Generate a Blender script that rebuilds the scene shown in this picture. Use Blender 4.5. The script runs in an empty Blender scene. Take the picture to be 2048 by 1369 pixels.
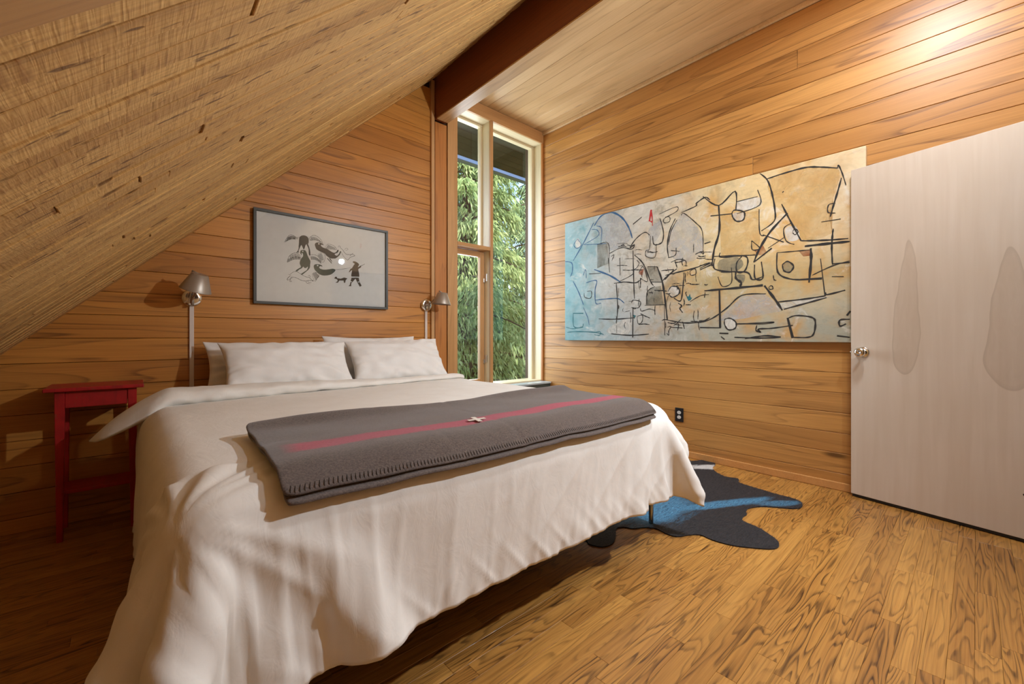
import bpy, bmesh, math, random
import numpy as np
from mathutils import Vector, Matrix, noise
from mathutils.bvhtree import BVHTree

random.seed(7)
rng = np.random.default_rng(7)
scene = bpy.context.scene
col = scene.collection

# ------------------------------------------------------------------ camera
F_PX = 840.0
CX, HY = 1024.0, 674.0
YAW = math.radians(42.1)            # camera looks 42.1 deg to the right of +Y
CAM_Z = 1.0
cam_d = bpy.data.cameras.new('camera')
cam_d.sensor_width = 36.0
cam_d.sensor_fit = 'HORIZONTAL'
cam_d.lens = F_PX / 2048.0 * 36.0
cam_d.shift_y = (HY - 684.5) / 2048.0
cam_d.clip_start = 0.02
cam_o = bpy.data.objects.new('camera', cam_d)
cam_o.location = (0, 0, CAM_Z)
cam_o.rotation_euler = (math.pi / 2, 0, -YAW)
col.objects.link(cam_o)
scene.camera = cam_o

# ------------------------------------------------------------------ world, sun, area lights, exposure
scene.view_settings.view_transform = 'Standard'
scene.view_settings.look = 'None'
scene.view_settings.gamma = 1.0
scene.view_settings.use_curve_mapping = False
scene.view_settings.exposure = -0.18

world = bpy.data.worlds.new('sky')
scene.world = world
world.use_nodes = True
wn = world.node_tree.nodes
bgn = wn.get('Background') or wn.new('ShaderNodeBackground')
sky = wn.new('ShaderNodeTexSky')
sky.sky_type = 'NISHITA'
sky.sun_disc = False
sky.sun_elevation = math.radians(48)
sky.sun_rotation = math.radians(200)
sky.air_density = 1.0
sky.dust_density = 0.6
world.node_tree.links.new(sky.outputs[0], bgn.inputs[0])
bgn.inputs[1].default_value = 0.8
out = wn.get('World Output') or wn.new('ShaderNodeOutputWorld')
world.node_tree.links.new(bgn.outputs[0], out.inputs[0])

SUN_DIR = Vector((0.35, 0.62, -0.75)).normalized()
sun_d = bpy.data.lights.new('sun', 'SUN')
sun_d.energy = 8.0
sun_d.angle = math.radians(3)
sun_d.color = (1.0, 0.95, 0.86)
sun_o = bpy.data.objects.new('sun', sun_d)
sun_o.rotation_euler = SUN_DIR.to_track_quat('-Z', 'Y').to_euler()
sun_o.location = (-4, -8, 12)
col.objects.link(sun_o)

def area(name, loc, direction, sx, sy, power, color):
    d = bpy.data.lights.new(name, 'AREA')
    d.shape = 'RECTANGLE'; d.size = sx; d.size_y = sy
    d.energy = power; d.color = color
    o = bpy.data.objects.new(name, d)
    o.location = loc
    o.rotation_euler = Vector(direction).to_track_quat('-Z', 'Y').to_euler()
    col.objects.link(o)
    return o
# sky light falling in through the tall corner window, from just under the eave
area('window_daylight', (2.75, 4.2, 1.7), (-0.10, -1, 0.0), 1.4, 2.2, 95.0, (0.84, 0.92, 1.0))

# ------------------------------------------------------------------ helpers
def srgb(r, g, b, a=1.0):
    def f(c):
        c /= 255.0
        return c / 12.92 if c <= 0.04045 else ((c + 0.055) / 1.055) ** 2.4
    return (f(r), f(g), f(b), a)

FX, FY = math.sin(YAW), math.cos(YAW)
RX, RY = math.cos(YAW), -math.sin(YAW)
def ray(px, py):
    u = (px - CX) / F_PX
    return Vector((FX + u * RX, FY + u * RY, (HY - py) / F_PX))
def on_x(px, py, x):
    r = ray(px, py); return Vector((0, 0, CAM_Z)) + r * (x / r.x)
def on_y(px, py, y):
    r = ray(px, py); return Vector((0, 0, CAM_Z)) + r * (y / r.y)
def on_z(px, py, z):
    r = ray(px, py); return Vector((0, 0, CAM_Z)) + r * ((z - CAM_Z) / r.z)

def link(name, me, mat=None, parent=None):
    o = bpy.data.objects.new(name, me)
    col.objects.link(o)
    if mat is not None and me is not None:
        if len(me.materials) == 0:
            me.materials.append(mat)
    if parent is not None:
        o.parent = parent
    return o
def tag(o, label=None, cat=None, group=None, kind=None):
    if label: o['label'] = label
    if cat: o['category'] = cat
    if group: o['group'] = group
    if kind: o['kind'] = kind
    return o
def empty(name, loc=(0, 0, 0), rz=0.0):
    o = bpy.data.objects.new(name, None)
    o.empty_display_size = 0.05
    o.location = loc; o.rotation_euler = (0, 0, rz)
    col.objects.link(o)
    return o
def mesh(name, verts, faces, smooth=False):
    me = bpy.data.meshes.new(name)
    me.from_pydata([tuple(v) for v in verts], [], faces)
    me.update()
    if smooth:
        me.polygons.foreach_set('use_smooth', [True] * len(me.polygons))
    return me
def from_bm(bm, name, smooth=False):
    me = bpy.data.meshes.new(name)
    bmesh.ops.recalc_face_normals(bm, faces=bm.faces)
    bm.to_mesh(me); bm.free()
    if smooth:
        me.polygons.foreach_set('use_smooth', [True] * len(me.polygons))
    return me
def bx(bm, x0, x1, y0, y1, z0, z1, bev=0.0):
    r = bmesh.ops.create_cube(bm, size=1.0)
    vs = r['verts']
    for v in vs:
        v.co = Vector(((x0 + x1) / 2 + v.co.x * (x1 - x0), (y0 + y1) / 2 + v.co.y * (y1 - y0), (z0 + z1) / 2 + v.co.z * (z1 - z0)))
    if bev > 0:
        es = list({e for v in vs for e in v.link_edges})
        bmesh.ops.bevel(bm, geom=es, offset=bev, segments=2, affect='EDGES', profile=0.5)
def box_obj(name, x0, x1, y0, y1, z0, z1, mat, parent=None, bev=0.0):
    bm = bmesh.new(); bx(bm, x0, x1, y0, y1, z0, z1, bev)
    return link(name, from_bm(bm, name), mat, parent)
def lathe(prof, n=32, cap0=False, cap1=False):
    """prof: list of (r, z); returns verts, faces"""
    v, f = [], []
    m = len(prof)
    for i in range(n):
        a = 2 * math.pi * i / n
        for r, z in prof:
            v.append((r * math.cos(a), r * math.sin(a), z))
    for i in range(n):
        j = (i + 1) % n
        for k in range(m - 1):
            f.append((i * m + k, j * m + k, j * m + k + 1, i * m + k + 1))
    if cap0: f.append(tuple(i * m for i in reversed(range(n))))
    if cap1: f.append(tuple(i * m + m - 1 for i in range(n)))
    return v, f
def tube(points, rad, n=10):
    pts = [Vector(p) for p in points]
    v, f = [], []
    rads = rad if isinstance(rad, (list, tuple)) else [rad] * len(pts)
    up = Vector((0.13, 0.21, 0.97))
    for i, p in enumerate(pts):
        t = (pts[min(i + 1, len(pts) - 1)] - pts[max(i - 1, 0)]).normalized()
        a = t.cross(up)
        if a.length < 1e-3: a = t.cross(Vector((1, 0, 0)))
        a.normalize(); b = t.cross(a)
        for k in range(n):
            th = 2 * math.pi * k / n
            v.append(p + (a * math.cos(th) + b * math.sin(th)) * rads[i])
    for i in range(len(pts) - 1):
        for k in range(n):
            l = (k + 1) % n
            f.append((i * n + k, i * n + l, (i + 1) * n + l, (i + 1) * n + k))
    f.append(tuple(reversed(range(n)))); f.append(tuple(range((len(pts) - 1) * n, len(pts) * n)))
    return v, f
def xform(v, M): return [M @ Vector(p) for p in v]

def wpart(o, parent):
    o.parent = parent; o.matrix_parent_inverse = Matrix.Translation(-parent.location); return o

# ------------------------------------------------------------------ materials
class NT:
    def __init__(s, name):
        s.m = bpy.data.materials.new(name); s.m.use_nodes = True
        s.t = s.m.node_tree; s.t.nodes.clear()
        s.out = s.t.nodes.new('ShaderNodeOutputMaterial')
    def n(s, typ, **kw):
        nd = s.t.nodes.new('ShaderNode' + typ)
        for k, v in kw.items(): setattr(nd, k, v)
        return nd
    def l(s, a, b): s.t.links.new(a, b)
    def val(s, sock, v):
        if hasattr(v, 'is_output') or hasattr(v, 'links'): s.l(v, sock)
        else: sock.default_value = v
    def math(s, op, a, b=None, c=None, clamp=False):
        nd = s.n('Math', operation=op); nd.use_clamp = clamp
        s.val(nd.inputs[0], a)
        if b is not None: s.val(nd.inputs[1], b)
        if c is not None: s.val(nd.inputs[2], c)
        return nd.outputs[0]
    def vmath(s, op, a, b=None):
        nd = s.n('VectorMath', operation=op)
        s.val(nd.inputs[0], a)
        if b is not None: s.val(nd.inputs[1], b)
        return nd.outputs[0]
    def noise(s, vec, scale, detail=2, rough=.5, dist=0.0, w=None):
        nd = s.n('TexNoise', noise_dimensions='4D' if w is not None else '3D')
        s.l(vec, nd.inputs['Vector'])
        nd.inputs['Scale'].default_value = scale; nd.inputs['Detail'].default_value = detail
        nd.inputs['Roughness'].default_value = rough; nd.inputs['Distortion'].default_value = dist
        if w is not None: s.l(w, nd.inputs['W'])
        return nd.outputs['Fac']
    def ramp(s, fac, stops, interp='LINEAR'):
        nd = s.n('ValToRGB'); cr = nd.color_ramp; cr.interpolation = interp
        while len(cr.elements) < len(stops): cr.elements.new(0.5)
        for e, (p, c) in zip(cr.elements, stops):
            e.position = p
            e.color = c if not isinstance(c, (int, float)) else (c, c, c, 1)
        s.val(nd.inputs[0], fac)
        return nd.outputs[0]
    def mix(s, fac, a, b, blend='MIX'):
        nd = s.n('Mix', data_type='RGBA', blend_type=blend)
        s.val(nd.inputs[0], fac); s.val(nd.inputs[6], a); s.val(nd.inputs[7], b)
        return nd.outputs[2]
    def bsdf(s, color, rough=.5, metal=0.0, spec=.5, bump=None, bstr=.2, bdist=.01, sheen=0, coat=0, trans=0):
        b = s.n('BsdfPrincipled')
        s.val(b.inputs['Base Color'], color); s.val(b.inputs['Roughness'], rough)
        s.val(b.inputs['Metallic'], metal); b.inputs['Specular IOR Level'].default_value = spec
        if sheen: b.inputs['Sheen Weight'].default_value = sheen
        if coat: b.inputs['Coat Weight'].default_value = coat
        if bump is not None:
            bp = s.n('Bump'); bp.inputs['Strength'].default_value = bstr; bp.inputs['Distance'].default_value = bdist
            s.l(bump, bp.inputs['Height']); s.l(bp.outputs[0], b.inputs['Normal'])
        s.l(b.outputs[0], s.out.inputs[0])
        return b

def flat_mat(name, c, rough=.5, metal=0.0, spec=.5):
    t = NT(name); t.bsdf(c, rough, metal, spec); return t.m

def wood(name, light, mid, dark, line, rings=14.0, stretch=(0.55, 5.5, 5.5), line_amt=.6, fibre=.35, vary=.35,
         rough=.42, spec=.5, bstr=.12, knots=True, saw=0.0, knot_scale=(1.1, 4.2, 4.2), hue=None, wide=False):
    t = NT(name)
    tc = t.n('TexCoord'); oi = t.n('ObjectInfo'); ge = t.n('NewGeometry')
    seed = t.math('ADD', oi.outputs['Random'], ge.outputs['Random Per Island'])
    w = t.math('MULTIPLY', seed, 37.7)
    P = tc.outputs['Object']
    v1 = t.vmath('MULTIPLY', P, Vector(stretch))
    n1 = t.noise(v1, 1.0, 2.2, .5, .35, w)
    ringv = t.math('MULTIPLY', n1, rings)
    saww = t.math('FRACT', ringv)
    ringf = t.ramp(saww, [(0.0, 0.0), (0.45, 0.12), (0.80, .45), (0.93, 1.0), (1.0, 0.0)] if not wide else [(0.0, 0.0), (.45, .08), (.68, .55), (.78, 1.0), (.90, .9), (1.0, 0.0)])
    v2 = t.vmath('MULTIPLY', P, Vector((2.2, 130.0, 130.0)))
    n2 = t.noise(v2, 1.0, 3, .65, .0, w)
    v3 = t.vmath('MULTIPLY', P, Vector((0.7, 2.4, 2.4)))
    n3 = t.noise(v3, 1.0, 2, .5, .2, w)
    # ring lines fade in and out along a board
    fade = t.ramp(n3, [(.35, .25), (.62, 1.0)])
    base = t.mix(t.ramp(n3, [(.3, 0.0), (.72, 1.0)]), light, mid)
    # per-board tone
    sv = t.math('FRACT', t.math('MULTIPLY', seed, 91.37))
    base = t.mix(t.math('MULTIPLY', sv, vary), base, dark)
    if hue is not None:
        sv2 = t.math('FRACT', t.math('MULTIPLY', seed, 313.1))
        base = t.mix(t.math('MULTIPLY', t.math('POWER', sv2, 2.0), .8), base, hue)
    fib = t.ramp(n2, [(.36, 1.0), (.60, 0.0)])
    c = t.mix(t.math('MULTIPLY', fib, fibre), base, dark)
    lf = t.math('MULTIPLY', t.math('MULTIPLY', ringf, fade), line_amt)
    # break the ring lines up with the fibres
    lf = t.math('MULTIPLY', lf, t.ramp(n2, [(.35, 1.0), (.62, .45)]))
    c = t.mix(lf, c, line)
    h = t.math('ADD', t.math('MULTIPLY', n2, .6), t.math('MULTIPLY', lf, -.5))
    if knots:
        vo = t.n('TexVoronoi', voronoi_dimensions='4D', feature='F1')
        t.l(t.vmath('MULTIPLY', P, Vector(knot_scale)), vo.inputs['Vector']); t.l(w, vo.inputs['W'])
        vo.inputs['Scale'].default_value = 1.0
        kn = t.ramp(vo.outputs['Distance'], [(0.0, 1.0), (0.045, .9), (0.10, 0.0)])
        halo = t.ramp(vo.outputs['Distance'], [(0.05, .55), (0.22, 0.0)])
        c = t.mix(halo, c, mid)
        c = t.mix(t.math('MULTIPLY', kn, .85), c, srgb(62, 34, 14))
    if saw > 0:
        v4 = t.vmath('MULTIPLY', P, Vector((95.0, 9.0, 9.0)))
        n4 = t.noise(v4, 1.0, 2, .6, .6, w)
        v5 = t.vmath('MULTIPLY', P, Vector((5.0, 26.0, 26.0)))
        n5 = t.noise(v5, 1.0, 2, .5, 0, w)
        v6 = t.vmath('MULTIPLY', P, Vector((14.0, 60.0, 60.0)))
        n6 = t.noise(v6, 1.0, 2, .5, 0, w)
        sm = t.math('MULTIPLY', t.ramp(n4, [(.52, 0.0), (.68, 1.0)]), t.ramp(n5, [(.46, 0.0), (.6, 1.0)]))
        c = t.mix(t.math('MULTIPLY', sm, saw), c, dark)
        fl = t.ramp(n6, [(.61, 0.0), (.68, 1.0)])
        c = t.mix(t.math('MULTIPLY', fl, .75), c, srgb(92, 56, 24))
        h = t.math('ADD', t.math('MULTIPLY', n4, 1.2), t.math('MULTIPLY', fl, -1.0))
    t.bsdf(c, rough, 0, spec, h, bstr, .004)
    return t.m

M = {}
M['oak'] = wood('oak_floor', srgb(200, 148, 76), srgb(180, 126, 58), srgb(130, 80, 34), srgb(52, 27, 10), rings=20, stretch=(1.15, 11.5, 11.5),
                line_amt=1.0, fibre=.45, vary=.40, rough=.33, bstr=.10, knots=False, wide=True)
M['cedar'] = wood('cedar_wall', srgb(216, 164, 96), srgb(198, 142, 72), srgb(150, 96, 44), srgb(98, 58, 26), rings=10, stretch=(.42, 4.6, 4.6),
                  line_amt=.95, fibre=.25, vary=.45, rough=.40, bstr=.08)
M['cedar_back'] = wood('cedar_wall_back', srgb(216, 152, 72), srgb(198, 132, 54), srgb(146, 86, 32), srgb(94, 52, 18), rings=10, stretch=(.42, 4.6, 4.6),
                  line_amt=.85, fibre=.27, vary=.5, rough=.38, bstr=.08)
M['deck'] = wood('rough_deck', srgb(230, 188, 118), srgb(212, 164, 92), srgb(138, 90, 42), srgb(94, 58, 24), rings=6, stretch=(.4, 6, 6),
                 line_amt=.3, fibre=.35, vary=.38, rough=.7, bstr=.5, knots=True, saw=.55, knot_scale=(2.2, 5, 5))
M['smooth_board'] = wood('smooth_board', srgb(198, 152, 88), srgb(182, 134, 72), srgb(142, 96, 50), srgb(108, 70, 32), rings=8, line_amt=.4, fibre=.25, vary=.2, rough=.5)
M['ceil'] = wood('cedar_ceiling', srgb(226, 194, 148), srgb(208, 172, 122), srgb(168, 128, 80), srgb(122, 86, 50), rings=9, stretch=(.4, 4.4, 4.4),
                 line_amt=.45, fibre=.2, vary=.3, rough=.4, bstr=.07)
M['beam'] = wood('beam_fir', srgb(136, 72, 34), srgb(118, 58, 24), srgb(84, 38, 16), srgb(70, 30, 12), rings=12, stretch=(.4, 7, 7), line_amt=.4,
                 fibre=.35, vary=.1, rough=.45)
M['post'] = wood('post_fir', srgb(200, 134, 66), srgb(180, 112, 48), srgb(132, 74, 30), srgb(102, 54, 22), rings=10, stretch=(.5, 6, 6), line_amt=.5,
                 fibre=.3, vary=.1, rough=.45, knot_scale=(1.6, 3, 3))
M['trim'] = wood('trim_wood', srgb(206, 160, 108), srgb(188, 140, 86), srgb(148, 102, 58), srgb(118, 78, 42), rings=8, stretch=(.5, 7, 7), line_amt=.35,
                 fibre=.25, vary=.15, rough=.42, knots=False)
M['jamb'] = wood('pale_jamb', srgb(228, 214, 180), srgb(216, 200, 162), srgb(190, 170, 128), srgb(168, 146, 106), rings=8, stretch=(.5, 7, 7), line_amt=.3,
                 fibre=.2, vary=.1, rough=.4, knots=False)
M['baseboard'] = wood('base_wood', srgb(214, 160, 98), srgb(200, 142, 80), srgb(164, 104, 54), srgb(130, 84, 44), rings=7, line_amt=.3, fibre=.2, vary=.15, rough=.4, knots=False)
M['gap'] = flat_mat('joint_shadow_backing', srgb(58, 36, 18), .9)
M['plain_wall'] = flat_mat('plain_wall', srgb(196, 160, 112), .6)
M['chrome'] = flat_mat('chrome', (.75, .74, .72, 1), .12, 1.0)
M['alu'] = flat_mat('satin_aluminium', srgb(168, 158, 146), .42, .6)
M['cordcover'] = flat_mat('cord_cover_paint', srgb(214, 200, 190), .45)
M['black'] = flat_mat('black_plastic', srgb(24, 26, 30), .4)
M['white_plastic'] = flat_mat('white_plastic', srgb(228, 226, 220), .35)
M['frame_dark'] = flat_mat('frame_charcoal', srgb(62, 62, 56), .4)
M['steel_blue'] = flat_mat('leg_steel', (.42, .47, .52, 1), .22, 1.0)
M['dark_green'] = flat_mat('dark_green_paint', srgb(62, 72, 70), .18)
M['hinge'] = flat_mat('hinge_metal', (.62, .60, .57, 1), .3, 1.0)

def glass_mat(name, refl=1.0, rough=0.0):
    t = NT(name)
    tr = t.n('BsdfTransparent'); tr.inputs[0].default_value = (.97, .98, .98, 1)
    gl = t.n('BsdfGlossy'); gl.inputs['Roughness'].default_value = rough
    lw = t.n('LayerWeight'); lw.inputs[0].default_value = .5
    fr = t.math('ADD', .05, t.math('MULTIPLY', t.math('POWER', lw.outputs['Facing'], 5.0), .9))
    mx = t.n('MixShader')
    t.l(t.math('MULTIPLY', fr, refl), mx.inputs[0])
    t.l(tr.outputs[0], mx.inputs[1]); t.l(gl.outputs[0], mx.inputs[2]); t.l(mx.outputs[0], t.out.inputs[0])
    return t.m
M['glass'] = glass_mat('window_glass')
M['picture_glass'] = glass_mat('picture_glass', .8, .01)

def fabric(name, c1, c2, weave=900.0, rough=.85, wr=.10, sheen=.1):
    t = NT(name); tc = t.n('TexCoord'); P = tc.outputs['Object']
    a = t.noise(P, 7.0, 4, .6, .5); b = t.noise(P, weave, 1)
    wv = t.vmath('MULTIPLY', P, Vector((22, 9, 14)))
    d = t.noise(wv, 1.0, 3, .6, 1.2)
    c = t.mix(t.ramp(a, [(.3, 0.0), (.7, 1.0)]), c1, c2)
    h = t.math('ADD', t.math('MULTIPLY', d, 1.0), t.math('MULTIPLY', b, .05))
    t.bsdf(c, rough, 0, .25, h, wr, .012, sheen=sheen)
    return t.m
M['linen'] = fabric('white_linen', srgb(232, 229, 223), srgb(226, 222, 215))
M['pillow'] = fabric('pillow_linen', srgb(232, 230, 227), srgb(226, 223, 219), wr=.12)
M['sheet'] = fabric('sheet_cotton', srgb(232, 230, 227), srgb(224, 221, 217), wr=.1)
M['mattress_base'] = flat_mat('dark_base_fabric', srgb(40, 38, 36), .9)

# ------------------------------------------------------------------ room dimensions
XR = 3.42        # right wall face
YB = 3.27        # back wall face
YF = -0.32       # front wall face (behind the camera)
ZC = 3.29        # flat ceiling
XL = -1.0        # knee wall
SA, SB = 1.38, 0.965     # slope: z = SA + SB*x
SL = math.sqrt(1 + SB * SB)
UX, UZ = 1 / SL, SB / SL
BEAM_X0, BEAM_X1, BEAM_Z0 = 2.01, 2.125, 2.952
PITCH = 0.131

def plank_mesh(poly, th, ch, name='plank'):
    """poly CCW 2d points; front at z=0.. back at -th; chamfer on the front edge"""
    n = len(poly)
    P = [Vector(p) for p in poly]
    cen = sum(P, Vector((0, 0))) / n
    ins = []
    for i in range(n):
        a, b, c = P[i - 1], P[i], P[(i + 1) % n]
        e1 = (b - a).normalized(); e2 = (c - b).normalized()
        n1 = Vector((-e1.y, e1.x)); n2 = Vector((-e2.y, e2.x))
        k = n1 + n2
        k = k / max(0.25, k.dot(n1)) if k.length > 1e-6 else n1
        ins.append(b + k * ch)
    v = [(p.x, p.y, -th) for p in P] + [(p.x, p.y, -ch) for p in P] + [(p.x, p.y, 0) for p in ins]
    f = []
    for i in range(n):
        j = (i + 1) % n
        f.append((i, j, n + j, n + i)); f.append((n + i, n + j, 2 * n + j, 2 * n + i))
    f.append(tuple(range(2 * n, 3 * n)))
    return mesh(name, v, f)

def frame_matrix(X, Y, Z, loc):
    m = Matrix((X, Y, Z)).transposed().to_4x4()
    m.translation = Vector(loc)
    return m
MB_ = ((1, 0, 0), (0, 0, 1), (0, -1, 0))      # back wall boards
MR_ = ((0, -1, 0), (0, 0, 1), (-1, 0, 0))     # right wall boards
MC_ = ((0, 1, 0), (1, 0, 0), (0, 0, -1))      # ceiling boards
MS_ = ((UX, 0, UZ), (0, -1, 0), (UZ, 0, -UX)) # slope strips

# ------------------------------------------------------------------ floor
floor = box_obj('floor', XL - .1, XR + .1, -1.7, YB + .1, -0.12, -0.012, M['gap'])
tag(floor, 'honey oak strip floor with strong dark grain', kind='structure')
PW = 0.0575
lens = [.32, .46, .60, .78, .98, 1.2]
fl_mesh = {L: plank_mesh([(0, 0), (L - .0006, 0), (L - .0006, PW - .0005), (0, PW - .0005)], .011, .0006, 'plank') for L in lens}
for L in lens: fl_mesh[L].materials.append(M['oak'])
planks = []
yy = YF - 0.02
while yy < YB:
    xx = XL - random.uniform(0, .9)
    while xx < XR:
        L = random.choice(lens)
        if xx + L > XL:
            planks.append((xx, yy, L))
        xx += L
    yy += PW
def floor_score(p):
    x, y, L = p
    x = min(max(x + L / 2, -1), 3.4); y = y + PW / 2
    d = x * FX + y * FY; lat = x * RX + y * RY
    if d < .3: return 0
    px = CX + F_PX * lat / d; py = HY + F_PX * CAM_Z / d
    if px < -200 or px > 2260 or py > 1560: return 0
    hid = (.2 < x < 2.0 and y > 1.35)
    return (1.0 / (d * d)) * L * (.02 if hid else 1)
planks.sort(key=floor_score, reverse=True)
for (x, y, L) in planks[:300]:
    o = link('plank', fl_mesh[L], None, floor); o.location = (x, y, 0)
rest_v, rest_f = [], []
for (x, y, L) in planks[300:]:
    x1 = min(x + L - .0006, XR + .05); x0 = max(x, XL - .05)
    if x1 - x0 < .03: continue
    b = len(rest_v); y1 = y + PW - .0005
    rest_v += [(x0, y, -.011), (x1, y, -.011), (x1, y1, -.011), (x0, y1, -.011), (x0, y, 0), (x1, y, 0), (x1, y1, 0), (x0, y1, 0)]
    rest_f += [(b + 4, b + 5, b + 6, b + 7), (b, b + 1, b + 5, b + 4), (b + 1, b + 2, b + 6, b + 5), (b + 2, b + 3, b + 7, b + 6), (b + 3, b, b + 4, b + 7)]
tag(link('floor_planks', mesh('floor_planks', rest_v, rest_f), M['oak'], floor), kind='stuff')
box_obj('hall_planks', XL, XR + .1, -1.7, YF - .021, -.011, 0, M['oak'], floor)

# ------------------------------------------------------------------ back wall
def slope_x(z): return (z - SA) / SB
wall_back = empty('wall_back', (0, YB, 0)); tag(wall_back, 'cedar plank wall behind the bed, cut by the sloped ceiling', kind='structure')
bv = [(XL - .1, YB + .018, -.1), (2.2, YB + .018, -.1), (2.2, YB + .018, 3.6), (2.2, YB + .018, 3.6), (XL - .1, YB + .018, 3.6)]
box = box_obj('backing', XL - .1, 2.2, YB + .018, YB + .12, -.1, 3.6, M['gap']); box.parent = wall_back; box.matrix_parent_inverse = Matrix.Translation((0, -YB, 0))
z = -0.055
while z < 3.4:
    z0, z1 = max(z, 0.0), z + PITCH - .002
    xa0 = max(slope_x(z0) - .02, XL); xa1 = max(slope_x(z1) - .02, XL)
    xe = 1.972
    z += PITCH
    if xa1 > xe - .05: continue
    cuts = [None]
    if random.random() < .15 and xe - xa0 > 1.6: cuts = [random.uniform(xa1 + .5, xe - .5)]
    segs = [(xa0, xa1, xe)] if cuts[0] is None else [(xa0, xa1, cuts[0] - .0008), (cuts[0] + .0008, cuts[0] + .0008, xe)]
    for (a0, a1, e) in segs:
        me = plank_mesh([(0, 0), (e - a0, 0), (e - a0, z1 - z0), (a1 - a0, z1 - z0)], .017, .0022)
        o = link('plank', me, M['cedar_back'], wall_back)
        o.matrix_world = frame_matrix(*MB_, (a0, YB, z0))
        o.matrix_parent_inverse = Matrix.Translation((0, -YB, 0))

# ------------------------------------------------------------------ right wall
wall_right = box_obj('wall_right', XR + .018, XR + .12, YF - 1.4, YB + .3, -.1, 3.6, M['gap'])
tag(wall_right, 'long cedar plank wall holding the abstract painting', kind='structure')
z = -0.02
while z < ZC:
    z0, z1 = max(z, 0.0), min(z + PITCH - .002, ZC + .02)
    z += PITCH
    y0, y1 = YF, YB + .16
    cuts = []
    if random.random() < .08: cuts = [random.uniform(.2, 2.6)]
    pts = [y0] + cuts + [y1]
    for a, b in zip(pts[:-1], pts[1:]):
        L = b - a - .0016
        me = plank_mesh([(0, 0), (L, 0), (L, z1 - z0), (0, z1 - z0)], .017, .0022)
        o = link('plank', me, M['cedar'], wall_right)
        o.matrix_world = frame_matrix(*MR_, (XR, b, z0))

bb = box_obj('baseboard_right', XR - .016, XR - .0005, YF, YB - .14, 0.001, .052, M['baseboard'], bev=.003)
tag(bb, 'low pale wooden baseboard along the painting wall', kind='structure')
cr = box_obj('trim_1', XR - .022, XR - .001, YF, YB, ZC - .036, ZC - .001, M['ceil'], bev=.004)
tag(cr, 'thin cedar moulding between right wall and flat ceiling', kind='structure')

# ------------------------------------------------------------------ flat ceiling
ceil2 = box_obj('ceiling', BEAM_X0 + .02, XR + .12, YF - .2, YB + .02, ZC + .018, ZC + .16, M['gap'])
tag(ceil2, 'flat pale cedar plank ceiling above the window', kind='structure')
x = BEAM_X1 - .03
while x < XR:
    x1 = min(x + PITCH - .002, XR + .01)
    me = plank_mesh([(0, 0), (YB - YF, 0), (YB - YF, x1 - x), (0, x1 - x)], .017, .0022)
    o = link('plank', me, M['ceil'], ceil2)
    o.matrix_world = frame_matrix(*MC_, (x, YF, ZC))
    x += PITCH

# ------------------------------------------------------------------ sloped ceiling of strips on edge
sx0, sx1 = XL - .06, BEAM_X0 + .05
n_off = Vector((UZ, 0, -UX))
def sp(x, y, off=0.0):
    return Vector((x, y, SA + SB * x)) + n_off * off
v = [sp(sx0, YF - .2, -.022), sp(sx1, YF - .2, -.022), sp(sx1, YB + .1, -.022), sp(sx0, YB + .1, -.022),
     sp(sx0, YF - .2, -.2), sp(sx1 + .1, YF - .2, -.2), sp(sx1 + .1, YB + .1, -.2), sp(sx0, YB + .1, -.2)]
slope = link('ceiling', mesh('slope_backing', v, [(0, 1, 2, 3), (7, 6, 5, 4), (0, 4, 5, 1), (1, 5, 6, 2), (2, 6, 7, 3), (3, 7, 4, 0)]), M['gap'])
tag(slope, 'steep sloped ceiling of rough-sawn narrow wooden strips', kind='structure')
LT = (sx1 - sx0) * SL
y = YB
while y > YF:
    wdt = 0.054 if y > .66 else 0.19
    rough_strip = wdt < .1
    s = 0.0
    cutp = [0.0]
    c0 = random.uniform(.5, 1.9)
    while c0 < LT - .3:
        if rough_strip: cutp.append(c0)
        c0 += random.uniform(1.1, 2.3)
    cutp.append(LT)
    for a, b in zip(cutp[:-1], cutp[1:]):
        gap = random.choice([.0005, .0015, .004, .006]) if b < LT else 0
        L = b - a - gap
        ww = wdt - random.uniform(.0002, .0016)
        me = plank_mesh([(0, 0), (L, 0), (L, ww), (0, ww)], .02, .0012)
        o = link('plank', me, M['deck'] if rough_strip else M['smooth_board'], slope)
        o.matrix_world = frame_matrix(*MS_, sp(sx0, y, (random.uniform(-.0035, .0025) if rough_strip else .004)) + Vector((UX, 0, UZ)) * a)
    y -= wdt

# knee wall and front wall (behind the camera), with the doorway
kn = box_obj('wall_left', XL - .1, XL, YF - .2, YB + .1, -.1, SA + SB * XL + .12, M['plain_wall'])
tag(kn, 'low plain knee wall under the sloped ceiling', kind='structure')
DX0, DX1, DZ = 2.33, 3.17, 2.07
wf = empty('wall_front', (0, YF, 0)); tag(wf, 'plain wooden wall with the open doorway', kind='structure')
def wf_part(x0, x1, z0, z1):
    o = box_obj('wall_panel', x0, x1, YF - .1, YF, z0, z1, M['plain_wall']); o.parent = wf; o.matrix_parent_inverse = Matrix.Translation((0, -YF, 0))
wf_part(XL - .1, DX0, -.1, 3.6); wf_part(DX1, XR + .12, -.1, 3.6); wf_part(DX0, DX1, DZ, 3.6)
hall = empty('wall_hall', (0, -1.7, 0)); tag(hall, 'plain hall walls and ceiling beyond the doorway', kind='structure')
for a in ((XL - .2, XR + .2, -1.8, -1.7, -.1, 3.6), (XL - .2, XL - .1, -1.7, YF - .1, -.1, 3.6), (XR + .12, XR + .2, -1.7, YF - .1, -.1, 3.6), (XL - .2, XR + .2, -1.8, YF - .1, 3.6, 3.7)):
    wpart(box_obj('wall_panel', *a, M['plain_wall']), hall)

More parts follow.
